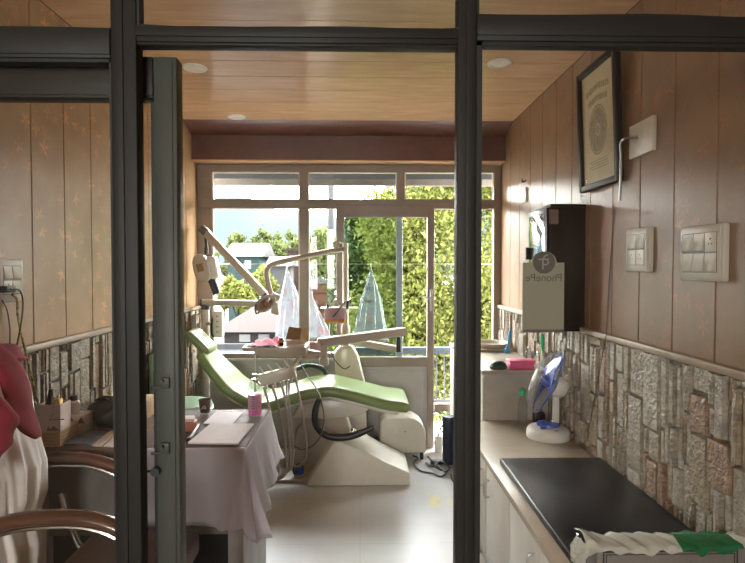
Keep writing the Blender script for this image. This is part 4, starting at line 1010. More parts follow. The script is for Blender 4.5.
# tan carton and black bag at the back
a = P(92, 418, Y=2.62); b = P(116, 402, Y=2.62)
t = thing('tan_carton', (a.x, 2.66, zt), 'flat tan carton at the back of the desk under a black bag', 'carton')
f = MB(); f.box((a.x, 2.62, zt), (a.x + .24, 2.78, b.z), .003); f.build('carton_body', 'cardtan', t)
f = MB(); f.box((a.x + .1, 2.6185, zt), (a.x + .125, 2.6205, b.z)); f.box((a.x + .1, 2.62, b.z - .0005), (a.x + .125, 2.78, b.z + .0008)); f.build('tape', 'cap', t)
c = P(108, 424, Y=2.52)
t = thing('black_bag', (c.x, 2.5, zt), 'crumpled black plastic bag in front of the tan carton', 'bag')
f = MB()
def bag(uu, vv):
    a = uu * 2 * math.pi; ph = vv * math.pi
    r = 1 + .16 * math.sin(3 * a + 5 * vv) * math.sin(ph) + .08 * math.sin(7 * a - 9 * vv)
    return Vector((c.x + .02 + .105 * r * math.sin(ph) * math.cos(a), 2.535 + .055 * r * math.sin(ph) * math.sin(a), max(zt, zt + .06 - .066 * r * math.cos(ph) + .01 * math.cos(a * 2))))
f.grid(bag, 32, 18); f.build('bag_body', 'blackglossy', t)
f = MB(); f.tube([(c.x - .03, 2.53, zt + .1), (c.x - .05, 2.51, zt + .125), (c.x - .01, 2.505, zt + .135), (c.x + .03, 2.52, zt + .11)], .006, 8); f.build('handle', 'blackglossy', t)
c = P(85, 406, Y=2.60)
f = MB()
def lump(uu, vv):
    a = uu * 2 * math.pi; ph = vv * math.pi; r = 1 + .25 * math.sin(4 * a + 3 * ph) * math.sin(ph)
    return Vector((c.x + .04 * r * math.sin(ph) * math.cos(a), 2.56 + .02 * r * math.sin(ph) * math.sin(a), zt + (c.z - zt + .02) * .5 * (1 - math.cos(ph)) + .004 * math.sin(9 * a)))
f.grid(lump, 20, 10); tag(f.build('tissue_pack', 'wrap'), 'crumpled white tissue pack between the jar and the black bag', 'tissue pack')
for px, mt, lab, th, lf in (([(62, 445), (92, 446), (108, 433), (84, 431)], 'magblue', 'blue magazine lying flat on the desk by the tan box', .006, 0),
                        ([(92, 446.5), (101, 447), (117, 433), (110, 432.5)], 'magorange', 'orange and white magazine at an angle beside the blue one', .008, 0),
                        ([(103, 447), (114, 447.5), (122, 436), (117, 434.5)], 'paper', 'white folded leaflet at the desk edge beside the magazines', .004, 0)):
    pts = [P(x, y, Z=zt) for x, y in px]
    for p_ in pts: p_.z = zt
    o = MB().prism(pts, (0, 0, th), .0005, 1).build('magazine', mt); tag(o, lab, 'magazine', 'magazines on the desk')

# switchboard on the left wall with hanging leads
tsw = switchboard(-9, 17, 259, 302, 2, [['s', 's'], ['k', 's']], 'white switchboard on the left wall with dangling leads plugged in', XL, 1)
c = P(6, 289, X=XL + .035)
MBp = MB(); MBp.box((XL + .028, c.y - .035, c.z - .012), (XL + .06, c.y + .02, c.z + .012), .004)
t = thing('charger_lead', c, 'dark charger with grey lead drooping from the left switchboard', 'charger')
MBp.build('plug', 'dk', t)
f = MB(); pts = [P(10, 289, X=XL + .06), P(20, 291, X=XL + .065), P(23, 305, X=XL + .065), P(20, 330, X=XL + .06), P(14, 360, X=XL + .06), P(10, 395, X=XL + .06)]
f.tube(pts, .003, 6); f.build('lead', 'dk', t)
f = MB(); pts = [P(12, 294, X=XL + .035), P(17, 300, X=XL + .035), P(18, 318, X=XL + .035), P(24, 345, X=XL + .035), P(29, 365, X=XL + .035), P(37, 398, X=XL + .035)]
f.tube(pts, .0045, 6); tag(f.build('cord', 'rope'), 'yellow and black twisted cord hanging down the left stone wall', 'cord')
f = MB(); pts = [P(2, 300, X=XL + .03), P(7, 310, X=XL + .03), P(10, 330, X=XL + .03), P(9, 352, X=XL + .03), P(4, 372, X=XL + .03)]
f.tube(pts, .0025, 6); tag(f.build('cable', 'hosedk'), 'thin brown cable hanging below the left switchboard', 'cable')

# ================================================================== ARMCHAIR WITH COATS
t = thing('armchair', (-.9, 1.87, 0), 'brown armchair with curved wooden arms and chrome trim facing right', 'armchair')
ya1, ya2 = 1.615, 2.135
for (Ya, tops) in ((ya1, [(-14, 521), (2, 516), (22, 512), (55, 509.5), (87, 511), (115, 518.5), (135, 531), (146, 548)]), (ya2, [(24, 466), (32, 458), (44, 453.5), (65, 452), (92, 453.5), (115, 460.5), (128, 468), (136, 480)])):
    top = [P(x, y, Y=Ya) for x, y in tops]; rings = []
    N = len(top); q = []
    for i in range(N - 1):
        p0 = top[max(i - 1, 0)]; p1 = top[i]; p2 = top[i + 1]; p3 = top[min(i + 2, N - 1)]
        for k in range(5):
            tt = k / 5; q.append(.5 * ((2 * p1) + (p2 - p0) * tt + (2 * p0 - 5 * p1 + 4 * p2 - p3) * tt * tt + (3 * p1 - p0 - 3 * p2 + p3) * tt ** 3))
    q.append(top[-1]); low = []
    for i, p_ in enumerate(q):
        d = (q[min(i + 1, len(q) - 1)] - q[max(i - 1, 0)]).normalized(); nrm_ = Vector((-d.z, 0, d.x)); e = min(i, len(q) - 1 - i); s_ = min(1, .45 + e * .18)
        cc = p_ - nrm_ * .022 * s_; ring = []
        for k in range(14):
            a = 2 * math.pi * k / 14; ring.append(cc + Vector((0, .028 * s_ * math.cos(a), 0)) + nrm_ * .022 * s_ * math.sin(a) * (1 if math.sin(a) > 0 else 1))
        rings.append(ring); low.append(p_ - nrm_ * .052)
    f = MB(); f.rings(rings); arm = f.build('armrest', 'wood', t)
    f = MB(); ext = [low[0] + Vector((-.01, 0, -.04)), low[0]] + low[4::4] + [low[-1] + Vector((.005, 0, -.1)), Vector((low[-1].x - .04, Ya, .40))]
    f.tube(ext, .0065, 8, smooth=3); f.build('chrome_trim', 'chrome', t)
f = MB(); f.box((-1.0, ya1 + .03, .42), (-.6, ya2 - .03, .52), .03, 3); f.build('seat', 'leather', t)
f = MB(); f.sweep([(-1.185, .46), (-1.20, .72), (-1.225, .86), (-1.236, .92)], ya1 + .15, ya2 - .17, .05, .022); f.build('backrest', 'leather', t)
for Ya in (ya1, ya2):
    f = MB(); f.tube([(-1.14, Ya, .64), (-1.1, Ya, .5), (-1.02, Ya, .405), (-.72, Ya, .40)], .013, 10); f.build('arm_support', 'chrome', t)
f = MB(); f.box((-.99, ya1 - .01, .385), (-.66, ya2 + .01, .42), .006); f.build('seat_frame', 'dk', t)
MB().cyl((-.87, 1.875, .06), (-.87, 1.875, .4), .03).build('gas_column', 'dk', t)
for k in range(5):
    a = 2 * math.pi * k / 5 + .3; e = Vector((-.87 + .25 * math.cos(a), 1.875 + .25 * math.sin(a), .075))
    l_ = MB().beam((-.87, 1.875, .1), e, .045, .03, .008).build('leg', 'dk', t)
    MB().cyl((e.x - .012, e.y, .03), (e.x + .012, e.y, .03), .03, n=16).build('caster', 'dk', l_)

# white coat over the chair back, hanging lower on the near side
def drape(sections, nseg, amp, seed, freq):
    r = random.Random(seed); ph = [r.uniform(0, 6) for _ in range(4)]; rings = []; N = len(sections); M_ = 7
    for i in range((N - 1) * M_ + 1):
        k = min(i // M_, N - 2); tt = i / M_ - k; s0_, s1_ = sections[k], sections[k + 1]
        sm = tt * tt * (3 - 2 * tt); cur = [s0_[j] * (1 - sm) + s1_[j] * sm for j in range(5)]
        v = i / ((N - 1) * M_); ring = []
        for j in range(nseg):
            a = 2 * math.pi * j / nseg
            m_ = 1 + amp * (.3 + v) * (math.sin(freq * a + ph[0] + 6 * v) * .6 + math.sin((freq * 1.7) // 1 * a + ph[1] - 3 * v) * .4)
            ring.append(Vector((cur[0] + cur[3] * m_ * math.cos(a), cur[1] + cur[4] * m_ * math.sin(a), cur[2] + .012 * math.sin(3 * a + ph[2]) * v)))
        rings.append(ring)
    return rings
yc_ = 1.86
secs = []
for (x, y, rx, ry) in ((-3, 368, .055, .155), (6, 378, .066, .165), (13, 388, .07, .17), (21, 400, .075, .172), (33, 432, .085, .172), (43, 460, .09, .172), (43, 490, .09, .17), (37, 508, .085, .168), (43, 535, .088, .168), (41, 575, .085, .165), (38, 610, .08, .16)):
    z_ = P(x, y, Y=yc_ + .1).z
    cx_ = min(P(x, y, Y=yc_ + ry * math.sin(R(k))).x - rx * math.cos(R(k)) for k in range(-60, 90, 5))
    secs.append((max(cx_, XL + .03 + rx * 1.08), yc_, z_, rx, ry))
f = MB(); f.rings(drape(secs, 128, .17, 4, 12)); o = f.build('white_coat', 'coat', angle=80)
tag(o, 'white coat draped over the armchair back, hanging in folds', 'coat')
# maroon jacket: collar band down the outside of the coat and a hanging sleeve
t = thing('maroon_jacket', (-1.1, yc_, .9), 'maroon jacket with a hanging sleeve slung over the white coat', 'jacket')
f = MB()
band = [(-10, 338), (-2, 347), (9, 358), (18, 374), (24, 392), (27, 410), (33, 425), (40, 437)]
rings = []
ctr = [P(x, y, Y=yc_ - .06) for x, y in band]
wid = [.065, .056, .047, .04, .037, .032, .024, .008]
N = len(ctr); q = []; qw = []
for i in range(N - 1):
    p0 = ctr[max(i - 1, 0)]; p1 = ctr[i]; p2 = ctr[i + 1]; p3 = ctr[min(i + 2, N - 1)]
    for k in range(6):
        tt = k / 6; q.append(.5 * ((2 * p1) + (p2 - p0) * tt + (2 * p0 - 5 * p1 + 4 * p2 - p3) * tt * tt + (3 * p1 - p0 - 3 * p2 + p3) * tt ** 3)); qw.append(wid[i] * (1 - tt) + wid[i + 1] * tt)
q.append(ctr[-1]); qw.append(wid[-1])
for i, p_ in enumerate(q):
    d = (q[min(i + 1, len(q) - 1)] - q[max(i - 1, 0)]).normalized(); n_ = Vector((d.z, 0, -d.x))
    if n_.x > 0: n_ = -n_
    ring = []; w_ = qw[i]
    for k in range(20):
        a = 2 * math.pi * k / 20; rad = 1 + .08 * math.sin(4 * a + i * .3)
        ring.append(p_ + n_ * (w_ * .5 + w_ * .5 * rad * math.cos(a)) + Vector((0, .06 * rad * math.sin(a) * min(1, w_ / .03), 0)))
    rings.append(ring)
f.rings(rings); f.build('body', 'maroon', t, angle=80)
f = MB()
sl = [(-62, 366), (-48, 384), (-20, 402), (-2, 410), (6, 421), (0, 438), (-13, 456), (-26, 472)]
f.tube([P(x, y, Y=yc_ - .225) for x, y in sl], [.024, .028, .029, .030, .028, .034, .036, .03], 18, smooth=6)
for i, v in enumerate(f.v):
    f.v[i] = (v[0] + .004 * math.sin(v[2] * 90 + v[1] * 50), v[1] + .006 * math.sin(v[0] * 80 + v[2] * 60), v[2])
f.build('sleeve', 'maroon', t, angle=80)
f = MB(); ys0 = secs[0]
yoke = [(ys0[0], yc_ + .01, ys0[2] + .085, .012, .10), (ys0[0], yc_ + .01, ys0[2] + .075, .035, .155), (ys0[0] - .001, yc_ + .01, ys0[2] + .04, .052, .185), (ys0[0] - .002, yc_ + .01, ys0[2] + .028, .0585, .20), (ys0[0] - .002, yc_ + .01, ys0[2] + .024, .0565, .19)]
f.rings(drape(yoke, 60, .035, 9, 5), cap=True); f.build('yoke', 'maroon', t, angle=80)

# ================================================================== OPERATOR STOOL
c = P(187, 401, Y=3.45); xc_ = -1.09; zse = P(190, 401, Y=3.45).z
t = thing('operator_stool', (xc_, 3.45, 0), 'round mint green operator stool behind the desk', 'stool')
MB().lathe([(0, -.07), (.15, -.07), (.175, -.055), (.18, -.03), (.17, -.008), (.13, 0), (0, .002)], (xc_, 3.45, zse), 40).build('seat', 'mint', t)
MB().lathe([(.174, -.058), (.183, -.05), (.183, -.038), (.174, -.034)], (xc_, 3.45, zse), 40).build('seat_band', 'white', t)
pb0, pb1 = P(150, 352, Y=3.42), P(150, 404, Y=3.42)
f = MB(); f.tube([(xc_ - .05, 3.5, zse - .07), (-1.225, 3.5, zse - .05), (-1.24, 3.49, zse + .1)], .012, 8); f.build('back_stem', 'chrome', t)
f = MB(); f.box((-1.255, 3.33, zse + .005), (-1.205, 3.62, pb0.z), .022, 4); f.build('backrest', 'mint', t)
MB().cyl((xc_, 3.45, .08), (xc_, 3.45, zse - .07), .024).build('gas_column', 'chrome', t)
for k in range(5):
    a = 2 * math.pi * k / 5 + .5; e = Vector((xc_ + .17 * math.cos(a), 3.45 + .17 * math.sin(a), .065))
    l_ = MB().beam((xc_, 3.45, .09), e, .035, .025, .006).build('leg', 'chrome', t)
    MB().cyl((e.x - .01, e.y, .026), (e.x + .01, e.y, .026), .026, n=16).build('caster', 'dk', l_)

# ================================================================== DENTAL CHAIR
YA, YZ = 3.80, 4.28; ym_ = (YA + YZ) / 2
t = thing('dental_chair', (0, ym_, 0), 'reclined dental patient chair with green vinyl cushions on a white base', 'dental chair')
def pth(lst, Y=YA): return [(P(x, y, Y=Y).x, P(x, y, Y=Y).z) for x, y in lst]
back = pth([(198.5, 352), (208, 365), (219, 377), (230, 388), (240, 394.5), (250, 399.5), (262, 403)])
MB().sweep(back, YA, YZ, .065, .03, taper=lambda v: .72 + .28 * min(1, v / .5)).build('backrest', 'green', t)
seat = pth([(258, 402), (268, 402), (280, 398), (300, 391), (315, 388.5), (330, 387), (353, 391.5), (385, 400), (400, 402), (411, 404)])
MB().sweep(seat, YA, YZ, .075, .034).build('seat', 'green', t)
hd = [(P(x, y, Y=3.95).x, P(x, y, Y=3.95).z) for x, y in ((190, 329), (197, 335), (205, 343), (212.5, 350))]
MB().sweep(hd, 3.90, 4.16, .06, .028).build('headrest', 'green', t)
f = MB(); a = P(203, 346, Y=4.0); b = P(212, 362, Y=4.0)
f.beam((a.x - .01, 4.03, a.z - .03), (b.x + .02, 4.03, b.z - .05), .06, .02, .004); f.build('headrest_bar', 'steel', t)
# shells under the cushions
off = lambda l, dz: [(x, z - dz) for x, z in l]
MB().sweep(off(back[1:], .062), YA + .04, YZ - .04, .03, .012).build('back_shell', 'cream', t)
MB().sweep(off(seat[1:-1], .072), YA + .04, YZ - .04, .03, .012).build('seat_shell', 'cream', t)
# base: wedge-shaped cover, tower and foot plate
bs = [(306, 485.5), (333, 443), (340, 441.5), (350, 444.5), (364, 450.5), (386, 462.5), (409.6, 473), (410, 485.5)]
pts = [P(x, y, Y=3.80) for x, y in bs]
for p_ in (pts[0], pts[-1]): p_.z = 0
MB().prism(pts, (0, .42, 0), .012, 3).build('base', 'cream', t)
pts = [P(x, y, Y=4.0) for x, y in ((292, 480), (296, 436), (306, 416), (345, 412), (352, 438), (330, 470))]; pts[0].z = 0; pts[-1].z = .0
MB().prism(pts, (0, .2, 0), .015, 3).build('tower', 'beige', t)
f = MB(); x0 = P(268, 483, Y=3.86).x; x1 = P(306, 483, Y=3.86).x; f.box((x0, 3.86, 0), (x1 + .02, 4.2, .025), .004); f.build('foot_plate', 'beige', t)
f = MB(); pts = [P(x, y, Y=3.9) for x, y in ((292, 418), (300, 405), (330, 399), (372, 407), (362, 415), (330, 420))]
f.prism(pts, (0, .3, 0), .012, 2); f.build('seat_bracket', 'cream', t)
f = MB(); pts = [P(x, y, Y=3.77) for x, y in ((319, 399), (315.5, 410), (315, 421), (319, 430), (328, 436), (342, 437.5), (358, 434), (374, 427))]
f.tube(pts, [.018, .022, .022, .022, .024, .026, .024, .016], 12, smooth=5); f.build('armrest', 'dk', t)
f = MB(); pts = [P(x, y, Y=4.27) for x, y in ((297, 369), (306, 366), (316, 366.5), (324, 370), (327, 377))]
f.tube(pts, .018, 12, smooth=5); f.build('armrest', 'darkgreen', t)
f = MB(); a = P(340, 418, Y=4.2); f.tube([P(338, 415, Y=4.15), P(344, 424, Y=4.15), P(352, 430, Y=4.1)], .014, 8); f.build('cable_loom', 'dk', t)

# foot pedal
c = P(305, 478, Z=.03)
t = thing('foot_pedal', (c.x, c.y, .0), 'blue and grey foot pedal resting on the chair foot plate', 'foot pedal')
cy_ = 3.925; cxp = P(299.5, 476, Y=cy_).x
MB().lathe([(0, .026), (.036, .026), (.038, .034), (.03, .04), (0, .041)], (cxp, cy_, 0), 28).build('base_disc', 'deskgrey', t)
f = MB(); f.lathe([(0, .04), (.024, .04), (.033, .05), (.033, .074), (.024, .086), (0, .088)], (cxp, cy_, 0), 24); f.build('knob', 'blue', t)
f = MB(); f.tube([(cxp - .034, cy_, .034), (cxp - .042, cy_, .08), (cxp - .0, cy_, .115), (cxp + .03, cy_, .08)], .005, 8); f.build('guard', 'dk', t)

# ================================================================== DENTAL UNIT (spittoon column, arms, tray, lamp)
t = thing('dental_unit', (-.05, 4.4, 0), 'cream dental unit column with jointed arms, instrument tray and lamp', 'dental unit')
pts = [P(x, y, Y=4.36) for x, y in ((336, 380), (334, 352), (341, 346), (352, 346), (358, 356), (365, 382), (368, 420), (336, 420))]
pts[-1].z = 0.0; pts[-2].z = 0.0
MB().prism(pts, (0, .15, 0), .02, 3).build('column', 'cream', t)
xp_ = P(345.5, 300, Y=4.42).x
MB().lathe([(0, P(345, 352, Y=4.42).z - .02), (.03, P(345, 352, Y=4.42).z - .02), (.03, P(345, 335, Y=4.42).z), (.036, P(345, 333, Y=4.42).z), (.036, P(345, 327, Y=4.42).z), (.024, P(345, 324, Y=4.42).z), (.022, P(345, 243, Y=4.42).z), (.0, P(345, 243, Y=4.42).z)], (xp_, 4.42, 0), 20).build('pole', 'ivory', t)
# lamp arm: from the pole top leftwards, dropping to the lamp head
zk_ = P(340, 249, Y=4.42).z
f = MB(); f.tube([(xp_, 4.42, zk_), P(330, 251, Y=4.40), P(318, 253.5, Y=4.35), P(296, 258.5, Y=4.28), P(280, 262, Y=4.22), P(270, 265.5, Y=4.2), P(266.5, 272, Y=4.2), P(268, 282, Y=4.2), P(271, 294, Y=4.2)], .020, 12, smooth=5); la = f.build('lamp_arm', 'beige', t)
f = MB(); c = P(336, 243.5, Y=4.41); f.lathe([(0, -.022), (.024, -.022), (.034, -.008), (.034, .006), (.02, .016), (0, .018)], c, 20); f.cyl(c + Vector((0, 0, -.06)), c, .02); f.build('joint_cap', 'beige', la)
lp = MB(); c = P(266, 304, Y=4.12)
TT = Matrix.Translation(c) @ Euler((R(62), R(-38), R(25))).to_matrix().to_4x4() @ Matrix.Scale(.8, 4)
lp.lathe([(0, -.035), (.05, -.035), (.075, -.01), (.085, .02), (.08, .028), (.068, .012), (0, -.005)], T=TT, n=28, sx=1.25, sy=.8); lh = lp.build('lamp_head', 'beige', t)
MB().lathe([(0, .0), (.06, .012), (.055, .002), (0, -.004)], T=TT, n=24, sx=1.2, sy=.75).build('reflector', 'mirror', lh)
f = MB(); f.lathe([(0, .012), (.02, .012), (.02, .0), (0, 0)], T=TT @ Matrix.Translation((.0, 0, .006)), n=12); f.build('bulb', 'redbrown', lh)
f = MB(); f.tube([TT @ Vector((-.10, -.02, .0)), TT @ Vector((-.13, -.02, .05)), TT @ Vector((-.10, .02, .09)), TT @ Vector((-.02, .06, .06))], .006, 8); f.build('handle', 'dk', lh)
f = MB(); f.obox(P(275, 297, Y=4.16), (.06, .06, .055), (0, .5, .2), .008); pts = [P(x, y, Y=4.13) for x, y in ((271, 300), (277, 303), (278.5, 316), (271, 313))]; f.prism(pts, (0, .06, 0), .006); f.build('joint_block', 'beige', lh)
# pantograph arm carrying the tray
A1, A2 = P(399, 349.5, Y=4.1), P(365, 340, Y=4.42)
f = MB(); f.beam((xp_, 4.42, A2.z), A1, .05, .05, .008); f.build('lower_arm', 'beige', t)
f = MB(); j = P(398.5, 345, Y=4.08); f.cyl(j + Vector((0, 0, -.05)), j + Vector((0, 0, .06)), .018); f.build('arm_joint', 'dk', t)
a, b = P(318, 343, Y=3.72), P(405, 331, Y=4.08)
f = MB(); f.beam(a, b, .06, .062, .016); f.build('upper_arm', 'beige', t)
f = MB(); j = P(324, 350, Y=3.72); f.cyl(j + Vector((0, 0, .03)), j + Vector((0, 0, -.07)), .024); f.box(j + Vector((-.03, -.03, -.10)), j + Vector((.03, .03, -.05)), .008); f.build('arm_joint', 'beige', t)
# tray
Yt = 3.55
x0, x1 = P(253, 350, Y=Yt).x, P(306, 350, Y=Yt).x
zt0, zt1 = P(275, 357.5, Y=Yt).z, P(275, 347.5, Y=Yt).z
f = MB(); f.prism([(x0, Yt, zt1), (x0 + .02, Yt, zt0 + .015), (x0 + .20, Yt, zt0), (x1, Yt, zt0 + .01), (x1, Yt, zt1)], (0, .26, 0), .006); f.beam((x1 - .03, Yt + .15, zt0 + .02), P(322, 354, Y=3.72), .06, .028, .006); f.build('tray', 'beige', t)
f = MB(); a = P(247, 350, Y=Yt); f.tube([(x0 + .01, Yt + .04, a.z), (a.x - .02, Yt + .03, a.z), (a.x - .035, Yt + .12, a.z), (a.x - .02, Yt + .22, a.z), (x0 + .01, Yt + .22, a.z)], .013, 10); f.build('tray_handle', 'beige', t)
# instrument holder
Yh = 3.5
a, b = P(258, 380.5, Y=Yh), P(296, 371, Y=Yh)
f = MB(); f.beam(a, b, .05, .075, .012); ih = f.build('instrument_holder', 'cream', t)
f = MB(); m_ = (a + b) / 2; f.beam(b + Vector((-.02, .01, .02)), (b.x + .02, Yt + .08, zt0 + .01), .02, .03, .004); f.build('holder_bracket', 'beige', t)
for k in range(4):
    p_ = a + (b - a) * (.18 + .22 * k); up_ = Vector((-.035, 0, .075))
    f = MB(); f.tube([p_ + Vector((.012, 0, -.065)), p_ + Vector((0, 0, .02)), p_ + up_], [.008, .008, .005], 8, smooth=4); f.build('handpiece', 'white', ih)
def hose(pl, Y, r=.0088, mt='hose', nm='hose'):
    pts = []
    for (x, y) in pl:
        p_ = P(x, y, Y=Y)
        if p_.z < .03: p_.z = .03
        pts.append(p_)
    MB().tube(pts, r, 7, smooth=5).build(nm, mt, t)
hose([(264, 387), (268, 402), (272, 425), (276, 450), (279, 470), (274, 482), (266, 484)], 3.46)
hose([(272, 385), (278, 405), (283, 430), (286, 455), (285, 474), (277, 480)], 3.47)
hose([(281, 382), (285, 400), (288, 430), (290, 455), (288, 470), (280, 477)], 3.49)
hose([(289, 380), (289, 400), (291, 425), (293, 450), (291, 468), (283, 474)], 3.53, .007)
hose([(293.5, 366), (297, 385), (301, 405), (304, 425), (306.5, 448), (304, 461), (297, 467), (290, 463)], 3.62, .008)
hose([(286.5, 358), (287, 380), (286, 410), (285, 440), (284, 468)], 3.60, .006)
hose([(299, 360), (306, 374), (316, 388), (322, 405), (324, 420), (320, 437), (312, 446), (302, 449.5), (294, 446)], 3.66, .0045, 'hosedk')
hose([(331, 352), (335, 360), (340, 366), (345, 369), (350, 366)], 4.33, .0045, 'hosedk')
# holder box beside the pole with instruments standing in it
Yb_ = 4.3
a, b = P(324.5, 323, Y=Yb_), P(345, 308.5, Y=Yb_)
zo = P(330, 319.5, Y=Yb_).z
f = MB(); f.box((a.x, Yb_, zo), (b.x, Yb_ + .09, b.z), .004); ib = f.build('instrument_box', 'lilac', t)
f = MB(); f.box((a.x, Yb_ - .001, a.z), (b.x, Yb_ + .091, zo), .003); f.build('box_base', 'orange', ib)
f = MB(); f.box((a.x - .03, Yb_ - .01, b.z), (b.x + .10, Yb_ + .10, b.z + .006), .002); f.build('box_shelf', 'cream', ib)
p0 = P(332, 322, Y=4.34); f = MB(); f.tube([P(331, 324, Y=4.33), P(331.5, 334, Y=4.36), P(338, 342, Y=4.42), (xp_, 4.42, P(345, 346, Y=4.42).z)], .012, 8); f.build('box_bracket', 'steel', ib)
for (x0_, y0_, x1_, y1_, rr, mt) in ((329, 318, 351, 298, .005, 'steel'), (333, 317, 346, 301, .005, 'dk'), (327.5, 308, 328, 304, .011, 'dk'), (347, 309, 348, 301, .012, 'dk'), (337, 322, 341, 305, .004, 'steel')):
    f = MB(); f.tube([P(x0_, y0_, Y=4.285), (P(x0_, y0_, Y=4.285) + P(x1_, y1_, Y=4.29)) / 2, P(x1_, y1_, Y=4.29)], rr, 8, smooth=2); f.build('instrument', mt, ib)
f = MB(); c = P(335, 303, Y=4.34)
f.grid(lambda uu, vv: Vector((c.x + .045 * (uu - .5) * 2 * (1 - .3 * vv), 4.34 + .03 * (vv - .5), b.z + .006 + .06 * (1 - (2 * uu - 1) ** 2) * (.6 + .4 * math.sin(vv * 5 + uu * 7)))), 14, 8); o = f.build('tissue', 'white', ib); o.modifiers.new('thick', 'SOLIDIFY').thickness = .001
# slim tray support rods
f = MB()
for x in (255,): q = P(x, 380, Y=Yt + .2); f.cyl((q.x, Yt + .2, zt0 + .02), (q.x, Yt + .2, P(x, 392, Y=Yt + .2).z), .006)
f.build('support_rod', 'steel', t)

# things lying on the tray
ztt = zt1
def TP(px, py): return P(px, py, Z=ztt)
f = MB(); xa, xb = P(250, 347, Y=Yt + .03).x, P(279, 347, Y=Yt + .03).x
f.grid(lambda uu, vv: Vector((xa + (xb - xa) * uu, Yt + .015 + .2 * vv, ztt + .004 + .018 * abs(math.sin(uu * 9 + vv * 4)) * (.4 + .6 * vv) + .03 * uu * vv)), 30, 14)
o = f.build('pink_wrap', 'magenta'); o.modifiers.new('thick', 'SOLIDIFY').thickness = .001
tag(o, 'crumpled magenta plastic wrap on the left of the instrument tray', 'wrap')
f = MB(); f.box((x0 + .03, Yt + .004, ztt + .0005), (x0 + .11, Yt + .014, ztt + .008), .003); f.tube([(x0 + .06, Yt + .01, ztt + .006), (x0 + .1, Yt + .008, ztt + .012), (x0 + .14, Yt + .01, ztt + .006)], .004, 6)
tag(f.build('mouth_mirror', 'dk'), 'dark dental hand tool at the front edge of the tray', 'tool')
c = P(281, 346, Y=Yt + .1)
t2 = thing('medicine_bottle', (c.x, Yt + .1, ztt), 'small amber medicine bottle with orange label standing before the cardboard box', 'bottle')
hb = P(281, 337.5, Y=Yt + .1).z - ztt
MB().lathe([(0, 0), (.018, 0), (.02, .003), (.02, hb * .7), (.012, hb * .82), (0, hb * .82)], (c.x, Yt + .1, ztt), 20).build('body', 'amber', t2)
MB().lathe([(.0202, hb * .38), (.0212, hb * .38), (.0212, hb * .68), (.0202, hb * .68)], (c.x, Yt + .1, ztt), 20).build('label', 'orange', t2)
MB().lathe([(0, hb), (.012, hb), (.013, hb * .98), (.013, hb * .82), (0, hb * .82)], (c.x, Yt + .1, ztt), 20).build('cap', 'dk', t2)
# open cardboard box
Yx = Yt + .13
pts = [P(x, y, Y=Yx) for x, y in ((285.5, 341.5), (289, 326.5), (301.5, 328.5), (300, 342.5))]
for p_ in (pts[0], pts[3]): p_.z = max(p_.z, ztt + .032)
t2 = thing('cardboard_box', ((pts[0].x + pts[2].x) / 2, Yx, ztt), 'open brown cardboard box standing upright on the instrument tray', 'box')
MB().prism(pts, (0, .003, 0)).build('flap', 'card', t2, smooth=False)
p_a, p_b = P(300.5, 328, Y=Yx), P(308.5, 328.5, Y=Yx + .03)
f = MB(); q_ = [P(300.5, 327.5, Y=Yx), P(309, 328.8, Y=Yx + .04), P(305.5, 344, Y=Yx + .04), P(300, 344, Y=Yx)]
for p_ in q_[2:]: p_.z = ztt + .001
f.prism(q_, (.003, .003, 0)); f.build('side_panel', 'cardtan', t2, smooth=False)
f = MB(); q = P(286, 344, Y=Yx); q2 = P(301, 344, Y=Yx); f.box((q.x, Yx + .003, ztt), (q2.x, Yx + .09, ztt + .03), .001); f.build('box_bottom', 'cartonpink', t2, smooth=False)
f = MB(); f.box((q.x + .02, Yx + .075, ztt + .03), (q2.x + .01, Yx + .08, P(290, 329, Y=Yx + .08).z)); f.build('back_panel', 'card', t2, smooth=False)
# lilac cloth on the sill
a, b = P(305, 345, Y=4.55), P(326, 345, Y=4.55)
f = MB(); zz = zsill + .003
f.box((a.x, 4.555, zz), (b.x, 4.578, zz + .11), .01, 2); f.box((a.x + .02, 4.556, zz + .1), (b.x - .01, 4.578, zz + .135), .012, 2)
tag(f.build('folded_cloth', 'lilac'), 'folded lilac cloth resting on the window sill behind the tray', 'cloth')

# ================================================================== X-RAY UNIT
Yr = 4.38
xr_ = P(206, 330, Y=Yr).x
t = thing('xray_unit', (xr_, Yr, 0), 'floor standing dental x-ray unit with jointed beige arms by the window', 'x-ray unit')
ztop = P(206, 303, Y=Yr).z
f = MB(); f.cyl((xr_, Yr, .03), (xr_, Yr, ztop - .01), .028); f.build('pole', 'cream', t)
f = MB(); f.cyl((xr_, Yr, ztop - .05), (xr_, Yr, ztop - .01), .034); f.build('pole_collar', 'dk', t)
MB().box((xr_ - .09, Yr - .12, 0), (xr_ + .14, Yr + .12, .04), .01).build('base', 'beige', t)
a, b = P(202, 302.5, Y=Yr), P(262, 303.5, Y=Yr - .1)
MB().beam(a, b, .05, .045, .008).build('bracket_arm', 'beige', t)
f = MB(); f.box((a.x - .008, Yr - .03, a.z - .027), (a.x + .006, Yr + .03, a.z + .027), .004); f.build('end_cap', 'dk', t)
kn = P(267, 297, Y=Yr - .1)
f = MB(); f.cyl((b.x + .0, Yr - .1, b.z), (b.x, Yr - .1, kn.z + .0), .02); f.obox(kn, (.06, .06, .05), (0, .6, 0), .008); f.build('elbow', 'dk', t)
c = P(204, 230.5, Y=Yr)
MB().beam(kn, c, .055, .055, .01).build('scissor_arm', 'beige', t)
f = MB(); f.obox(c, (.075, .065, .062), (0, .75, 0), .012); f.build('top_joint', 'hosedk', t)
f = MB(); e = P(206.5, 250, Y=Yr); f.cyl(c + Vector((.012, 0, -.02)), e + Vector((0, 0, .02)), .012); f.cyl(e + Vector((0, 0, .02)), e + Vector((0, 0, -.03)), .016); f.build('drop_rod', 'dk', t)
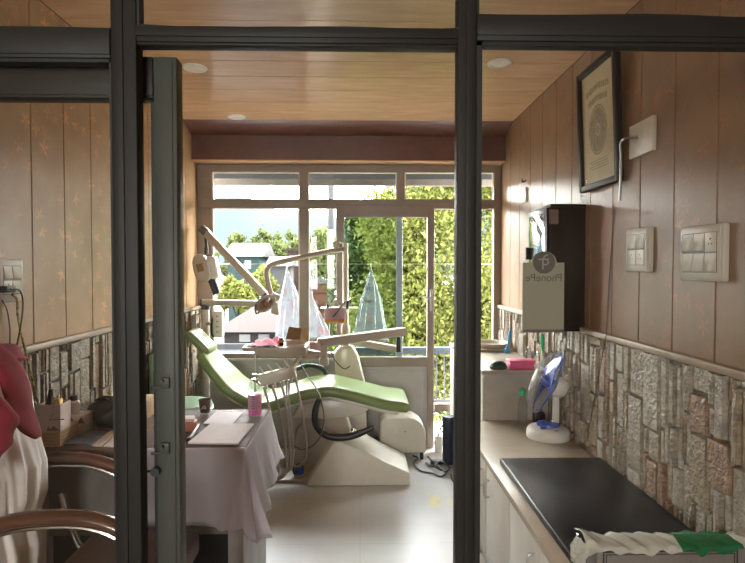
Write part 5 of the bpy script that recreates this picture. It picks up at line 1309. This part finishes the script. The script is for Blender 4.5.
# head: white rounded housing, beige side cover with a brown window, black cone
hc = P(209, 268, Y=Yr - .03)
f = MB(); TT = Matrix.Translation(hc) @ Euler((R(0), R(-12), R(0))).to_matrix().to_4x4()
f.box((-.06, -.065, -.095), (.075, .065, .085), .035, 4, TT); hd_ = f.build('tube_head', 'white', t)
TT2 = Matrix.Translation(hc + Vector((-.05, -.075, -.005))) @ Euler((R(90), 0, R(-35))).to_matrix().to_4x4()
f = MB(); ov = []
TS = Matrix.Translation(P(201.5, 268, Y=Yr - .11)) @ Matrix.Rotation(R(-14), 4, 'Y')
rings = []
for (sc_, yy) in ((.82, -.022), (.96, -.014), (1, 0), (1, .03)):
    rings.append([TS @ Vector((.062 * sc_ * math.copysign(abs(math.cos(a_)) ** .8, math.cos(a_)), yy, .108 * sc_ * math.copysign(abs(math.sin(a_)) ** .8, math.sin(a_)))) for a_ in [2 * math.pi * k / 28 for k in range(28)]])
f.rings(rings); f.build('side_cover', 'beige', hd_)
f = MB(); f.box((-.03, -.026, -.028), (.022, -.02, .035), .002, 1, TS); f.build('indicator_window', 'card', hd_)
a, b = P(211.5, 279, Y=Yr - .05), P(217, 294, Y=Yr - .06)
f = MB(); f.cyl(a, b, .032, .030, 24); f.build('cone', 'dk', hd_)
# control box and film holder
a, b = P(212.5, 338, Y=Yr - .06), P(222, 311, Y=Yr - .06)
f = MB(); f.box((a.x, Yr - .06, a.z), (b.x, Yr + .02, b.z), .012, 3); cb_ = f.build('control_box', 'white', t)
f = MB()
for k in range(4): f.box((a.x + .028, Yr - .0625, a.z + .04 + k * .04), (a.x + .048, Yr - .059, a.z + .055 + k * .04), .001)
f.build('button', 'beige', cb_)
f = MB(); f.tube([(a.x + .01, Yr - .03, b.z - .02), (a.x - .005, Yr - .06, b.z - .09), (a.x - .004, Yr - .06, a.z + .03), (a.x + .012, Yr - .05, a.z + .008)], .008, 8); f.build('coiled_lead', 'dk', cb_)
f = MB(); f.box((a.x - .06, Yr - .03, (a.z + b.z) / 2 - .01), (a.x + .005, Yr - .0, (a.z + b.z) / 2 + .015), .003); f.build('box_bracket', 'beige', cb_)
f = MB(); p = P(194, 315, Y=Yr); f.box((p.x - .02, Yr - .05, p.z - .10), (p.x + .03, Yr - .035, p.z), .004); f.cyl((p.x, Yr - .042, p.z), (xr_, Yr, p.z + .02), .006); f.build('film_holder', 'deskgrey', t)
# water/air pipes by the wall
pw = P(200, 390, Y=4.55)

# ================================================================== SUCTION BOX, BIN, CABLES
a, b = P(380, 455, Y=4.3), P(426, 418, Y=4.3)
t = thing('compressor_box', ((a.x + b.x) / 2, 4.3, 0), 'cream rounded compressor housing on the floor beside the door', 'compressor')
pts = []
zz0, zz1 = .055, b.z
xx0, xx1 = a.x, b.x
pr = [(xx0, zz0), (xx0, zz1 - .04), (xx0 + .015, zz1 - .015), (xx0 + .05, zz1)]
for k in range(8): an = math.pi / 2 * k / 7; pr.append((xx1 - .13 + .13 * math.sin(an), zz1 - .13 + .13 * math.cos(an) * 1.0 - .0))
pr.append((xx1, zz0))
MB().prism([(x, 4.3, z) for x, z in pr], (0, .24, 0), .015, 3).build('housing', 'cream', t)
for (sx, sy) in ((.03, 4.33), (.03, 4.5)):
    MB().cyl((xx0 + sx, sy, 0), (xx0 + sx, sy, .06), .015).build('foot', 'dk', t); MB().cyl((xx1 - sx, sy, 0), (xx1 - sx, sy, .06), .015).build('foot', 'dk', t)
f = MB(); c = P(405, 432, Y=4.29); f.cyl((c.x, 4.297, c.z), (c.x, 4.303, c.z), .005); f.build('screw', 'dk', t)
c = P(448.5, 463, Z=0)
t = thing('waste_bin', (c.x, c.y, 0), 'dark navy cylindrical bin with handle half hidden by the door post', 'bin')
hb = P(455, 420, Y=c.y).z
MB().lathe([(0, 0), (.044, 0), (.046, .01), (.049, hb * .97), (.05, hb * .98), (.047, hb), (0, hb)], (c.x, c.y, 0), 36).build('body', 'navy', t)
f = MB(); f.lathe([(.05, hb - .005), (.053, hb + .002), (.045, hb + .03), (0, hb + .035)], (c.x, c.y, 0), 36); f.build('lid', 'navy', t)
f = MB(); f.tube([(c.x - .048, c.y, hb * .88), (c.x - .068, c.y - .02, hb * .8), (c.x - .05, c.y - .05, hb * .76), (c.x - .01, c.y - .07, hb * .76), (c.x + .03, c.y - .05, hb * .8)], .006, 8); f.build('handle', 'dk', t)
c = P(438.5, 452, Z=0)
t = thing('power_adapter', (c.x, c.y, 0), 'small white upright power adapter on the floor left of the bin', 'adapter')
hh = P(438, 436, Y=c.y).z
MB().box((c.x - .028, c.y - .02, 0), (c.x + .028, c.y + .03, hh), .006).build('body', 'white', t)
MB().cyl((c.x, c.y + .005, hh - .002), (c.x, c.y + .005, hh + .02), .008).build('cable_boot', 'white', t)
def floorcable(pl, r, mt, label, seed):
    rr_ = random.Random(seed); pts = []
    for (x, y) in pl:
        p_ = P(x, y, Z=.012); p_.z = r + .03 * (seed == 2) + rr_.uniform(0, .008); pts.append(p_)
    tag(MB().tube(pts, r, 7, smooth=6).build('power_cable', mt), label, 'cable', 'cables on the floor by the bin')
floorcable([(413, 455), (418, 458), (414, 463), (420, 470), (432, 473), (441, 476), (447, 471.5), (440, 467), (430, 465), (426, 462)], .006, 'dk', 'black cable looping widest across the floor in front of the compressor', 1)
floorcable([(428, 461), (434, 467), (441, 472), (446, 475), (449, 472), (444, 467), (439, 465.5), (435, 470), (441, 474)], .007, 'dk', 'black tangled cable coiled at the foot of the bin', 2)
floorcable([(451, 474), (451.5, 478), (454, 482), (458, 486)], .006, 'darkgreen', 'dark green cable disappearing behind the door post', 3)
c = P(437, 464, Z=0)
f = MB(); f.box((c.x - .05, c.y - .02, 0), (c.x + .05, c.y + .02, .03), .006); tag(f.build('extension_block', 'dk', ), 'black extension block amid the floor cables by the bin', 'extension block')

# ================================================================== OUTSIDE
struct(MB().box((-400, 6.2, -3.4), (400, 900, -3.0)).build('ground', 'ground', smooth=False))
struct(MB().box((XL - .6, YB + .2, -.25), (XR + .6, 5.5, -.03)).build('floor_balcony', 'balc', smooth=False))
struct(MB().box((XL - .15, YB + .06, -.25), (XR + .15, YB + .2, -.0)).build('trim_7', 'conc', smooth=False))
# eave over the balcony
ze = P(260, 185, Y=5.3).z
struct(MB().box((XL - .6, YB + .2, ze + .06), (XR + .6, 5.5, ze + .32)).build('roof', 'conc', smooth=False))
struct(MB().box((XL - .6, 5.3, ze), (XR + .6, 5.36, ze + .34)).build('trim_8', 'eave', smooth=False))
# hills
f = MB()
def hill(uu, vv):
    x = -260 + 520 * uu; y = 300 + 60 * vv
    h = 57 + 13 * math.sin(uu * 9 + 1.2) + 7 * math.sin(uu * 23) + 3 * math.sin(uu * 61) - 10 * (uu > .5) * (uu - .5)
    return Vector((x, y + 40 * vv, -3 + h * math.sin(min(1, vv * 1.0) * math.pi / 2)))
f.grid(hill, 90, 8); struct(f.build('hills', 'hill'))

# railing
t = thing('balcony_railing', (.8, 5.2, 0), 'white barred balcony railing with a blue-grey handrail outside the door', 'railing')
Yl = 5.2; zh1, zh0 = P(440, 347, Y=Yl).z, P(440, 353.5, Y=Yl).z; zl0 = P(440, 402, Y=Yl).z
xr0, xr1 = P(346, 350, Y=Yl).x, XR + .55
MB().box((xr0, Yl - .03, zh0), (xr1, Yl + .03, zh1), .004).build('handrail', 'rail', t)
MB().box((xr0, Yl - .015, zl0), (xr1, Yl + .015, zl0 + .025), .003).build('bottom_rail', 'railwhite', t)
k = 0; x = xr0 + .02
while x < xr1:
    MB().box((x - .006, Yl - .006, zl0), (x + .006, Yl + .006, zh0)).build('baluster', 'railwhite', t, smooth=False); x += .075; k += 1
for x in (xr0 + .02, xr1 - .02): MB().box((x - .02, Yl - .02, -.03), (x + .02, Yl + .02, zh0), .002).build('post', 'railwhite', t)

# plastic bags hanging on a wire
zw = P(370, 264, Y=5.05).z
t = thing('washing_line', (0, 5.05, zw), 'thin wire stretched across the balcony outside the window', 'wire')
MB().cyl((XL - .4, 5.05, zw), (XR + .4, 5.05, zw), .003, n=6).build('wire', 'steel', t)
for x in (XL - .4, XR + .4): MB().box((x - .02, 5.03, -.03), (x + .02, 5.07, zw + .05)).build('end_post', 'steel', t, smooth=False)
def hangbag(apex, l0, r0, l1, r1, seed, lab):
    a = P(*apex, Y=5.05); rr_ = random.Random(seed); ph = rr_.uniform(0, 6)
    L0, R0 = P(*l0, Y=5.05), P(*r0, Y=5.05); bot = P(*l1, Y=5.05); botr = P(*r1, Y=5.05)
    t = thing('plastic_bag', a, lab, 'plastic bag', 'printed plastic bags hanging outside')
    rings = []
    for i in range(17):
        v = i / 16
        if v < .5: w0 = a.lerp(L0, v * 2); w1 = a.lerp(R0, v * 2)
        else: w0 = L0.lerp(bot, v * 2 - 1); w1 = R0.lerp(botr, v * 2 - 1)
        c_ = (w0 + w1) / 2; hw = max(.006, (w1.x - w0.x) / 2); ring = []
        for k in range(40):
            an = 2 * math.pi * k / 40; m_ = 1 + .14 * v * math.sin(5 * an + ph + 3 * v) + .07 * math.sin(11 * an + 5 * v)
            ring.append(Vector((c_.x + hw * m_ * math.cos(an), 5.05 + min(.07, hw * .6) * m_ * math.sin(an), c_.z)))
        rings.append(ring)
    MB().rings(rings, cap=False).build('bag_body', 'plasticbag', t, angle=80)
    MB().tube([(a.x, 5.05, a.z + .004), (a.x, 5.036, (a.z + zw) / 2), (a.x, 5.038, zw + .004), (a.x, 5.05, zw + .013), (a.x, 5.062, zw + .004), (a.x, 5.064, (a.z + zw) / 2)], .0025, 6, closed=True).build('tie', 'white', t)
za_ = 268
hangbag((287, za_), (280, 300), (300, 300), (276, 345), (302, 345), 1, 'tall white printed plastic bag hanging left of the window mullion')
hangbag((310, za_), (308.5, 298), (313, 298), (305, 338), (331, 338), 2, 'pale bluish plastic bag hanging between mullion and door')
hangbag((371, za_), (362, 297), (380, 297), (354, 341), (388, 341), 3, 'wide clear plastic bag with red print hanging behind the door glass')

# trees
def tree(name, lab, base, h_trunk, clumps, n, leaf, mt, seed, grp):
    r = np.random.default_rng(seed); bx_, by_, bz_ = base
    t = thing(name, base, lab, 'tree', grp)
    pts = []
    wts = np.array([c[3] * c[4] * c[5] for c in clumps]) ** .67; wts /= wts.sum()
    for c, w_ in zip(clumps, wts):
        m = int(n * w_); sub = max(6, m // 90)
        d = r.normal(size=(sub, 3)); d /= np.linalg.norm(d, axis=1)[:, None]
        cen = d * (r.uniform(.45, 1, (sub, 1)) ** .6) * np.array(c[3:6]) + np.array(c[:3])
        idx = r.integers(0, sub, m)
        pts.append(cen[idx] + r.normal(size=(m, 3)) * np.array(c[3:6]) * .13)
    p = np.concatenate(pts); m = len(p)
    a = r.normal(size=(m, 3)); a /= np.linalg.norm(a, axis=1)[:, None]
    b = np.cross(a, r.normal(size=(m, 3))); b /= np.linalg.norm(b, axis=1)[:, None]
    s = leaf * r.uniform(.6, 1.3, (m, 1))
    V = np.stack([p - a * s, p + b * s * .45, p + a * s, p - b * s * .45], 1).reshape(-1, 3)
    me = bpy.data.meshes.new('foliage'); Fc = np.arange(m * 4).reshape(-1, 4)
    me.from_pydata(V.tolist(), [], Fc.tolist()); me.materials.append(M[mt])
    o = bpy.data.objects.new('foliage', me); COL.objects.link(o); attach(o, t)
    f = MB(); c0 = Vector(clumps[0][:3]); b0 = Vector(base)
    f.tube([b0, b0.lerp(c0, .4) + Vector((.05, 0, 0)), b0.lerp(c0, .8), c0], [h_trunk, h_trunk * .8, h_trunk * .55, h_trunk * .3], 10); f.build('trunk', 'bark', t)
    for c in clumps[1:5]:
        f = MB(); st_ = b0.lerp(c0, .6); e_ = Vector(c[:3]); f.tube([st_, st_.lerp(e_, .5) + Vector((0, 0, .1)), e_], [h_trunk * .45, h_trunk * .3, h_trunk * .12], 7); f.build('branch', 'bark', t)
G = 'trees outside the window'
tree('broadleaf_tree', 'large bright green tree close outside the right half of the window', (2.0, 9.6, -3), .16,
     [(1.9, 9.6, 1.6, 1.5, 1.3, 1.6), (.75, 9.4, .4, 1.0, 1.0, 1.1), (.9, 9.7, 2.2, .9, .9, .9), (2.9, 9.5, .2, 1.4, 1.2, 1.3), (2.0, 9.2, -1.0, 1.7, 1.1, 1.1), (2.4, 9.6, 3.4, 1.3, 1.2, 1.0)], 95000, .046, 'leafA', 1, G)
tree('broadleaf_tree', 'darker green tree behind the hanging bag in the door glass', (.0, 12.5, -3), .14,
     [(.25, 12.5, 1.2, 1.0, 1.0, 1.2), (.5, 12.8, 2.4, .8, .8, .7), (-.1, 12.4, -.4, .9, .9, 1.0), (1.1, 12.6, .6, 1.0, .9, 1.2)], 36000, .056, 'leafC', 2, G)
def treepx(name, lab, x, y, rx, ry, Y, n, leaf, mt, seed):
    c = P(x, y, Y=Y); k = Y / F
    tree(name, lab, (c.x, Y, -3), max(.08, rx * k * .09), [(c.x, Y, c.z, rx * k * .75, rx * k * .6, ry * k * .75), (c.x - rx * k * .45, Y, c.z - ry * k * .3, rx * k * .5, rx * k * .5, ry * k * .5), (c.x + rx * k * .45, Y + .3, c.z - ry * k * .25, rx * k * .5, rx * k * .5, ry * k * .55)], n, leaf, mt, seed, G)
treepx('broadleaf_tree', 'tall rounded tree beyond the white-roofed house', 267, 252, 24, 30, 52, 5000, .22, 'leafB', 3)
treepx('broadleaf_tree', 'light green tree left of the window mullion beyond the x-ray arm', 296, 262, 13, 30, 46, 4000, .18, 'leafB', 4)
treepx('broadleaf_tree', 'leafy tree filling the narrow pane beside the door', 322, 256, 22, 36, 32, 9000, .18, 'leafB', 5)
treepx('broadleaf_tree', 'sparse tree at the left edge of the window by the x-ray head', 224, 262, 12, 22, 48, 1500, .18, 'leafB', 6)
treepx('broadleaf_tree', 'low broad tree directly behind the cottage roof', 240, 247, 20, 16, 62, 4000, .26, 'leafB', 9)
treepx('broadleaf_tree', 'pale tree rising behind the narrow brown house', 290, 250, 20, 26, 70, 4500, .28, 'leafB', 10)
treepx('garden_shrub', 'yellow green shrub below the white-roofed house', 238, 290, 20, 22, 24, 4500, .13, 'leafA', 7)
treepx('garden_shrub', 'yellow green shrub beside the slanting x-ray arm', 262, 282, 16, 22, 29.5, 3500, .13, 'leafA', 8)

# houses
def house(name, lab, x0, y0, x1, y1, Y, depth, wallm, roofm, roof_h, ridge='x', ov=.3):
    """walls between two pixel corners at a distance, with a gabled roof of roof_h pixels"""
    a, b = P(x0, y1, Y=Y), P(x1, y0, Y=Y); hr = roof_h * Y / F
    t = thing(name, ((a.x + b.x) / 2, Y, -3), lab, 'building', 'buildings outside the window')
    MB().box((a.x, Y, -3), (b.x, Y + depth, b.z)).build('wall', wallm, t, smooth=False)
    f = MB()
    if ridge == 'x':
        f.prism([(a.x - ov, Y - ov, b.z), (a.x - ov, Y + depth / 2, b.z + hr), (a.x - ov, Y + depth + ov, b.z)], (b.x - a.x + 2 * ov, 0, 0))
    elif ridge == 'y': f.prism([(a.x - ov, Y - ov, b.z), ((a.x + b.x) / 2, Y - ov, b.z + hr), (b.x + ov, Y - ov, b.z)], (0, depth + 2 * ov, 0))
    elif ridge == 'hip':
        w_ = (b.x - a.x) * .45; x0_, x1_, y0_, y1_, ym0 = a.x - ov, b.x + ov, Y - ov, Y + depth + ov, Y + depth / 2
        f.add([(x0_, y0_, b.z), (x1_, y0_, b.z), (x1_, y1_, b.z), (x0_, y1_, b.z), (x0_ + w_, ym0, b.z + hr), (x1_, ym0, b.z + hr)], [(0, 1, 5, 4), (1, 2, 5), (2, 3, 4, 5), (3, 0, 4), (3, 2, 1, 0)])
    else: f.box((a.x - ov, Y - ov, b.z), (b.x + ov, Y + depth + ov, b.z + hr))
    f.build('roof', roofm, t, smooth=False)
    return t, a, b
t, a, b = house('cottage', 'distant cottage with a white sheet roof and teal wall', 228, 256.5, 259, 275, 36, 5, 'teal', 'tinwhite', 15)
MB().box((b.x - .9, 35.95, b.z - .8), (b.x - .5, 36.05, b.z - .25)).build('window', 'dk', t, smooth=False)
t, a, b = house('brick_house', 'narrow brown house beside the window mullion', 287.5, 251, 302, 300, 38, 4, 'brownwall', 'brownwall', 2.5, 'flat', .1)
for k in range(2): MB().box((a.x + .15 + k * .4, 37.95, b.z - .8), (a.x + .35 + k * .4, 38.05, b.z - .3)).build('window', 'dk', t, smooth=False)
t, a, b = house('white_shed', 'small white roofed shed in front of the brown house', 271, 266, 287, 300, 31, 3, 'concwhite', 'tinwhite', 10)
MB().box((a.x + .2, 30.95, -3), (a.x + .55, 31.05, -1.2)).build('door', 'dk', t, smooth=False)
t, a, b = house('plank_house', 'orange plank-walled house seen in the narrow pane', 309, 284, 330, 345, 21, 4, 'brick', 'concwhite', 8, 'y', .06)
f = MB()
for k in range(2): f.box((a.x, 20.96, b.z - .35 - k * .5), (b.x, 21.02, b.z - .31 - k * .5))
f.build('batten', 'tin', t, smooth=False)
t, a, b = house('tin_roof_shed', 'long shed with a pinkish roof and mauve wall below the window', 224, 331, 302, 360, 18, 5, 'greywall', 'tin', 26, 'hip')
for k in range(3): MB().box((a.x + .5 + k * .6, 17.96, b.z - .34), (a.x + .85 + k * .6, 18.04, b.z - .1)).build('window', 'dk', t, smooth=False)
a = P(212, 343.5, Y=13); b = P(310, 343.5, Y=13)
t = thing('flat_roof_building', ((a.x + b.x) / 2, 13, -3), 'white flat-roofed building just below the window sill', 'building', 'buildings outside the window')
MB().box((a.x - 2, 9.5, -3), (b.x, 13, a.z - .12)).build('wall', 'concwhite', t, smooth=False)
f = MB(); f.box((a.x - 2, 12.9, a.z - .12), (b.x, 13, a.z)); f.box((b.x - .1, 9.5, a.z - .12), (b.x, 13, a.z)); f.build('parapet', 'concwhite', t, smooth=False)
# utility pole
xp0 = P(331, 250, Y=14).x
t = thing('utility_pole', (xp0, 14, -3), 'pale concrete utility pole standing outside the narrow pane', 'pole')
MB().cyl((xp0, 14, -3), (xp0, 14, 4.5), .085, .07, 16).build('shaft', 'concwhite', t)
MB().box((xp0 - .6, 13.96, 4.1), (xp0 + .6, 14.04, 4.2)).build('crossarm', 'conc', t, smooth=False)

# ================================================================== LIGHT
wd = bpy.data.worlds.new('sky'); scene.world = wd; wd.use_nodes = True; nt = wd.node_tree
bg = nt.nodes['Background']; tc = nn(nt, 'ShaderNodeTexCoord'); sp = nn(nt, 'ShaderNodeSeparateXYZ'); nt.links.new(tc.outputs['Generated'], sp.inputs[0])
rp = nn(nt, 'ShaderNodeValToRGB'); e = rp.color_ramp.elements
e[0].position = .0; e[0].color = (1, .985, .96, 1); e[1].position = 1; e[1].color = (.78, .87, 1, 1)
x = e.new(.3); x.color = (1, .98, .96, 1)
nt.links.new(sp.outputs['Z'], rp.inputs[0]); nt.links.new(rp.outputs[0], bg.inputs[0]); bg.inputs[1].default_value = 42
sun_d = bpy.data.lights.new('sun', 'SUN'); sun_d.energy = 45; sun_d.angle = R(.6); sun_d.color = (1, .93, .80)
sun = bpy.data.objects.new('sun', sun_d); COL.objects.link(sun)
sun.rotation_euler = Vector((.74, -.02, .67)).to_track_quat('Z', 'Y').to_euler(); sun.location = (8, -3, 12)
def portal(name, c, sx, sz, face):
    d = bpy.data.lights.new(name, 'AREA'); d.shape = 'RECTANGLE'; d.size = sx; d.size_y = sz; d.cycles.is_portal = True
    o = bpy.data.objects.new(name, d); COL.objects.link(o); o.location = c; o.rotation_euler = (R(90), 0, 0 if face > 0 else R(180)); return o
# portal sampling aids at the two window openings (they give off no light)
portal('sky_portal_back', ((XL + XR) / 2, 5.6, 1.3), 3.6, 3.0, -1).rotation_euler = (R(-90), 0, 0)
portal('sky_portal_front', ((xw0 + xw1) / 2, YF - .16, (zc0 + zc1) / 2), xw1 - xw0, zc1 - zc0, 1).rotation_euler = (R(90), 0, 0)

# ------------------------------------------------------------------ view
vs = scene.view_settings; vs.view_transform = 'Standard'; vs.look = 'None'; vs.gamma = 1; vs.use_curve_mapping = False
vs.exposure = 0.15
cy = scene.cycles
cy.use_denoising = True
try: cy.denoiser = 'OPENIMAGEDENOISE'
except Exception: pass
cy.max_bounces = 10; cy.diffuse_bounces = 6; cy.glossy_bounces = 4; cy.transparent_max_bounces = 24; cy.transmission_bounces = 8
cy.caustics_reflective = False; cy.caustics_refractive = False; cy.sample_clamp_indirect = 6
